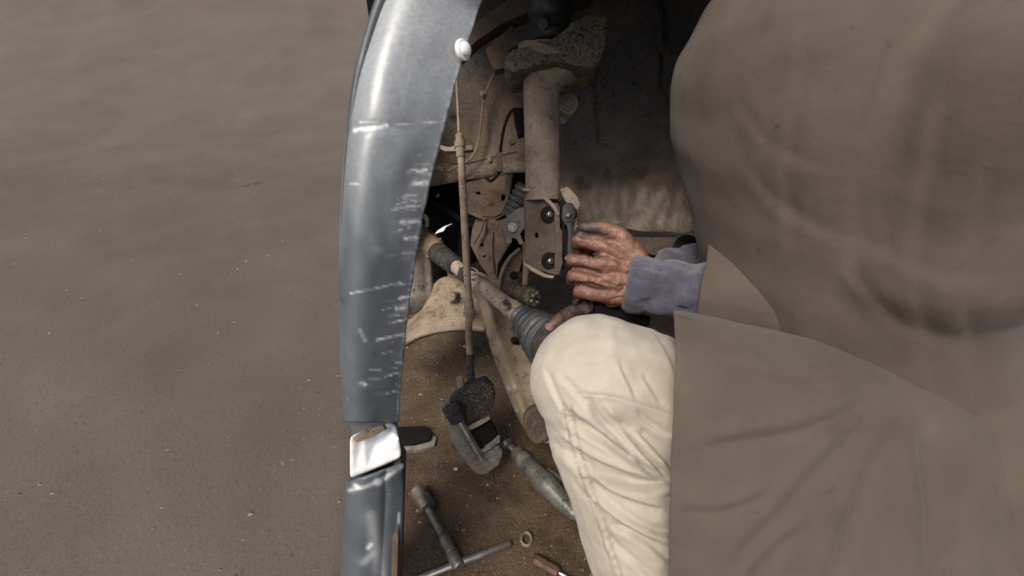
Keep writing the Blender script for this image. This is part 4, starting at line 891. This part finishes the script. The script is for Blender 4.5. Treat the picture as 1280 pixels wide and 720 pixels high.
# sleeves: loose fleece tubes with a turned cuff and soft folds
def sleeve(p0, p1, r0, r1, cuff, seed, sag):
    n, m = 120, 72; ax = (p1 - p0); t = ax.normalized(); a0 = t.cross(Vector((0, 0, 1))).normalized(); b0 = t.cross(a0); V = []
    for i in range(n):
        q = i / (n - 1); c = p0 + ax * q; r = r0 + (r1 - r0) * q
        for k in range(m):
            a = 2 * math.pi * k / m; f = 0
            f += .0060 * math.sin(q * 34 + 1.5 * math.sin(a + seed) + a * .6) * min(1, q * 5) * (0.6 + .4 * math.sin(a * 2 + q * 9 + seed))
            f += .004 * noise.fractal(Vector((math.cos(a) * 1.6, math.sin(a) * 1.6, q * 6 + seed)), 1, 2, 3)
            if q < cuff: f += .0055 * math.sin(math.pi * min(1, q / cuff)) ** .6 + .0008 * math.sin(a * 30)
            rr = r + f
            sg = a0 * math.cos(a) + b0 * math.sin(a)
            V.append(tuple(c + sg * rr))
    F = [(i * m + k, i * m + (k + 1) % m, (i + 1) * m + (k + 1) % m, (i + 1) * m + k) for i in range(n - 1) for k in range(m)]
    me = bpy.data.meshes.new("fleece_sleeve"); me.from_pydata(V, [], F); o = finish("fleece_sleeve", me, PURPLE, per, 70)
    md = o.modifiers.new("t", 'SOLIDIFY'); md.thickness = .004; md.offset = -1; return o
sl0 = P(783, 353, .622); sleeve(sl0, E, .0350, .054, .115, 1.0, 0)
sleeve(P(784, 358, .708), E2, .036, .054, .10, 4.0, 0)
# brown work coat over the fleece: torso, upper arms, forearms pushed back, skirt over the thigh
def coat():
    def piece(caps, voxel, cuts, hull=False, lines=(), sm=8):
        bm = bmesh.new()
        for c in caps: add_capsule(bm, *c, 24)
        if hull:
            r = bmesh.ops.convex_hull(bm, input=bm.verts[:])
            bmesh.ops.delete(bm, geom=[v for v in bm.verts if v not in {w for f in r["geom"] if isinstance(f, bmesh.types.BMFace) for w in f.verts}], context='VERTS')
        me = melt(bm, voxel, sm, .6)
        folds(me, lines, lambda co, X, Y: .0035 * np.array([noise.fractal(Vector((c[0] * 7, c[1] * 7, c[2] * 7)), 1, 2, 4) for c in co]), 1.0, True)
        if cuts:
            bm = bmesh.new(); bm.from_mesh(me)
            for pc, pn in cuts: bmesh.ops.bisect_plane(bm, geom=bm.verts[:] + bm.edges[:] + bm.faces[:], plane_co=pc, plane_no=pn, clear_outer=True)
            bm.to_mesh(me); bm.free()
        return me
    BODY = [(p, w_, a_ * .32) for p, w_, a_ in [([(1010, -20), (1000, 90), (985, 200), (990, 330)], 9, -.006), ([(1120, 40), (1080, 180), (1070, 330)], 12, -.007), ([(930, 200), (980, 260), (1060, 300)], 10, -.006), ([(920, 120), (960, 180), (1040, 215)], 8, -.004),
            ([(1180, 120), (1150, 300), (1160, 460)], 13, -.007), ([(1240, 200), (1210, 380), (1230, 560)], 12, -.006), ([(1060, 330), (1120, 400), (1200, 430)], 10, -.007), ([(1080, 300), (1160, 340), (1240, 350)], 9, -.005),
            ([(1100, -20), (1095, 120), (1110, 260), (1140, 420), (1150, 600)], 1.6, -.002), ([(1106, -20), (1101, 120), (1116, 260), (1146, 420), (1156, 600)], 2.2, .0015), ([(900, 30), (960, 10), (1040, 0)], 8, -.004)]]
    SKIRT = [(p, w_, a_ * (.6 if w_ > 3 else 1)) for p, w_, a_ in [([(1080, 470), (990, 480), (900, 455)], 10, -.007), ([(1090, 500), (1000, 540), (880, 560)], 12, -.009), ([(1090, 520), (1020, 590), (930, 690)], 12, -.009), ([(1110, 540), (1070, 630), (1040, 730)], 12, -.008), ([(1040, 440), (960, 430), (880, 420)], 8, -.004), ([(960, 620), (900, 640), (850, 640)], 9, -.005), ([(1000, 660), (960, 700), (930, 740)], 9, -.006),
             ([(852, 380), (853, 460), (851, 560), (853, 740)], 1.3, -.0016), ([(1005, 520), (1060, 540), (1062, 600)], 1.5, -.0015), ([(1150, 520), (1160, 640), (1165, 740)], 12, -.007)]]
    parts = [piece([(PEL, NB - Vector((0, 0, .10)), .178, .165), (RS + Vector((.01, 0, 0)), LS, .088, .088), (RS, E, .084, .078), (LS, E2, .084, .078), (PEL + Vector((.02, -.1, 0)), PEL + Vector((.02, .1, 0)), .16, .16), ((PEL + NB) / 2 + Vector((0, -.05, .05)), RS - Vector((.0, -.03, .02)), .15, .085), ((RS + E) / 2, (PEL + NB) / 2, .08, .15)], .0055, (), False, BODY, 22)]
    for e_, w_, q in ((E, W, .70), (E2, W2, .50)):
        parts.append(piece([(e_ + Vector((.02, 0, .02)), e_ + (w_ - e_) * (q + .1), .079, .064)], .004, ((e_ + (w_ - e_) * q, (w_ - e_).normalized()),), False, [([(890, 330), (930, 370), (960, 420)], 8, -.006), ([(930, 310), (975, 350), (1000, 410)], 8, -.006), ([(868, 300), (870, 350), (868, 410)], 1.5, -.0015)] if q > .7 else ()))
    parts.append(piece([(H, K + (H - K) * .10, .125, .098), (P(875, 480, .465), P(895, 840, .46), .065, .075), (P(1080, 600, .50), P(1090, 840, .50), .09, .09), (H + Vector((.06, .0, .03)), H + Vector((.08, .02, -.1)), .14, .13)], .0042, ((P(843, 450, .5), (-RT + FW * .37 + UP * .03).normalized()),), True, SKIRT, 10))
    cj = join(parts); co = co_of(cj); co[:, 0] += np.array([.0035 * noise.noise(Vector((c[1] * 9, c[2] * 22, 1))) for c in co]); set_co(cj, co)
    o = finish("work_coat", cj, COATM, per, 60); md = o.modifiers.new("t", 'SOLIDIFY'); md.thickness = .003; md.offset = -1
coat()
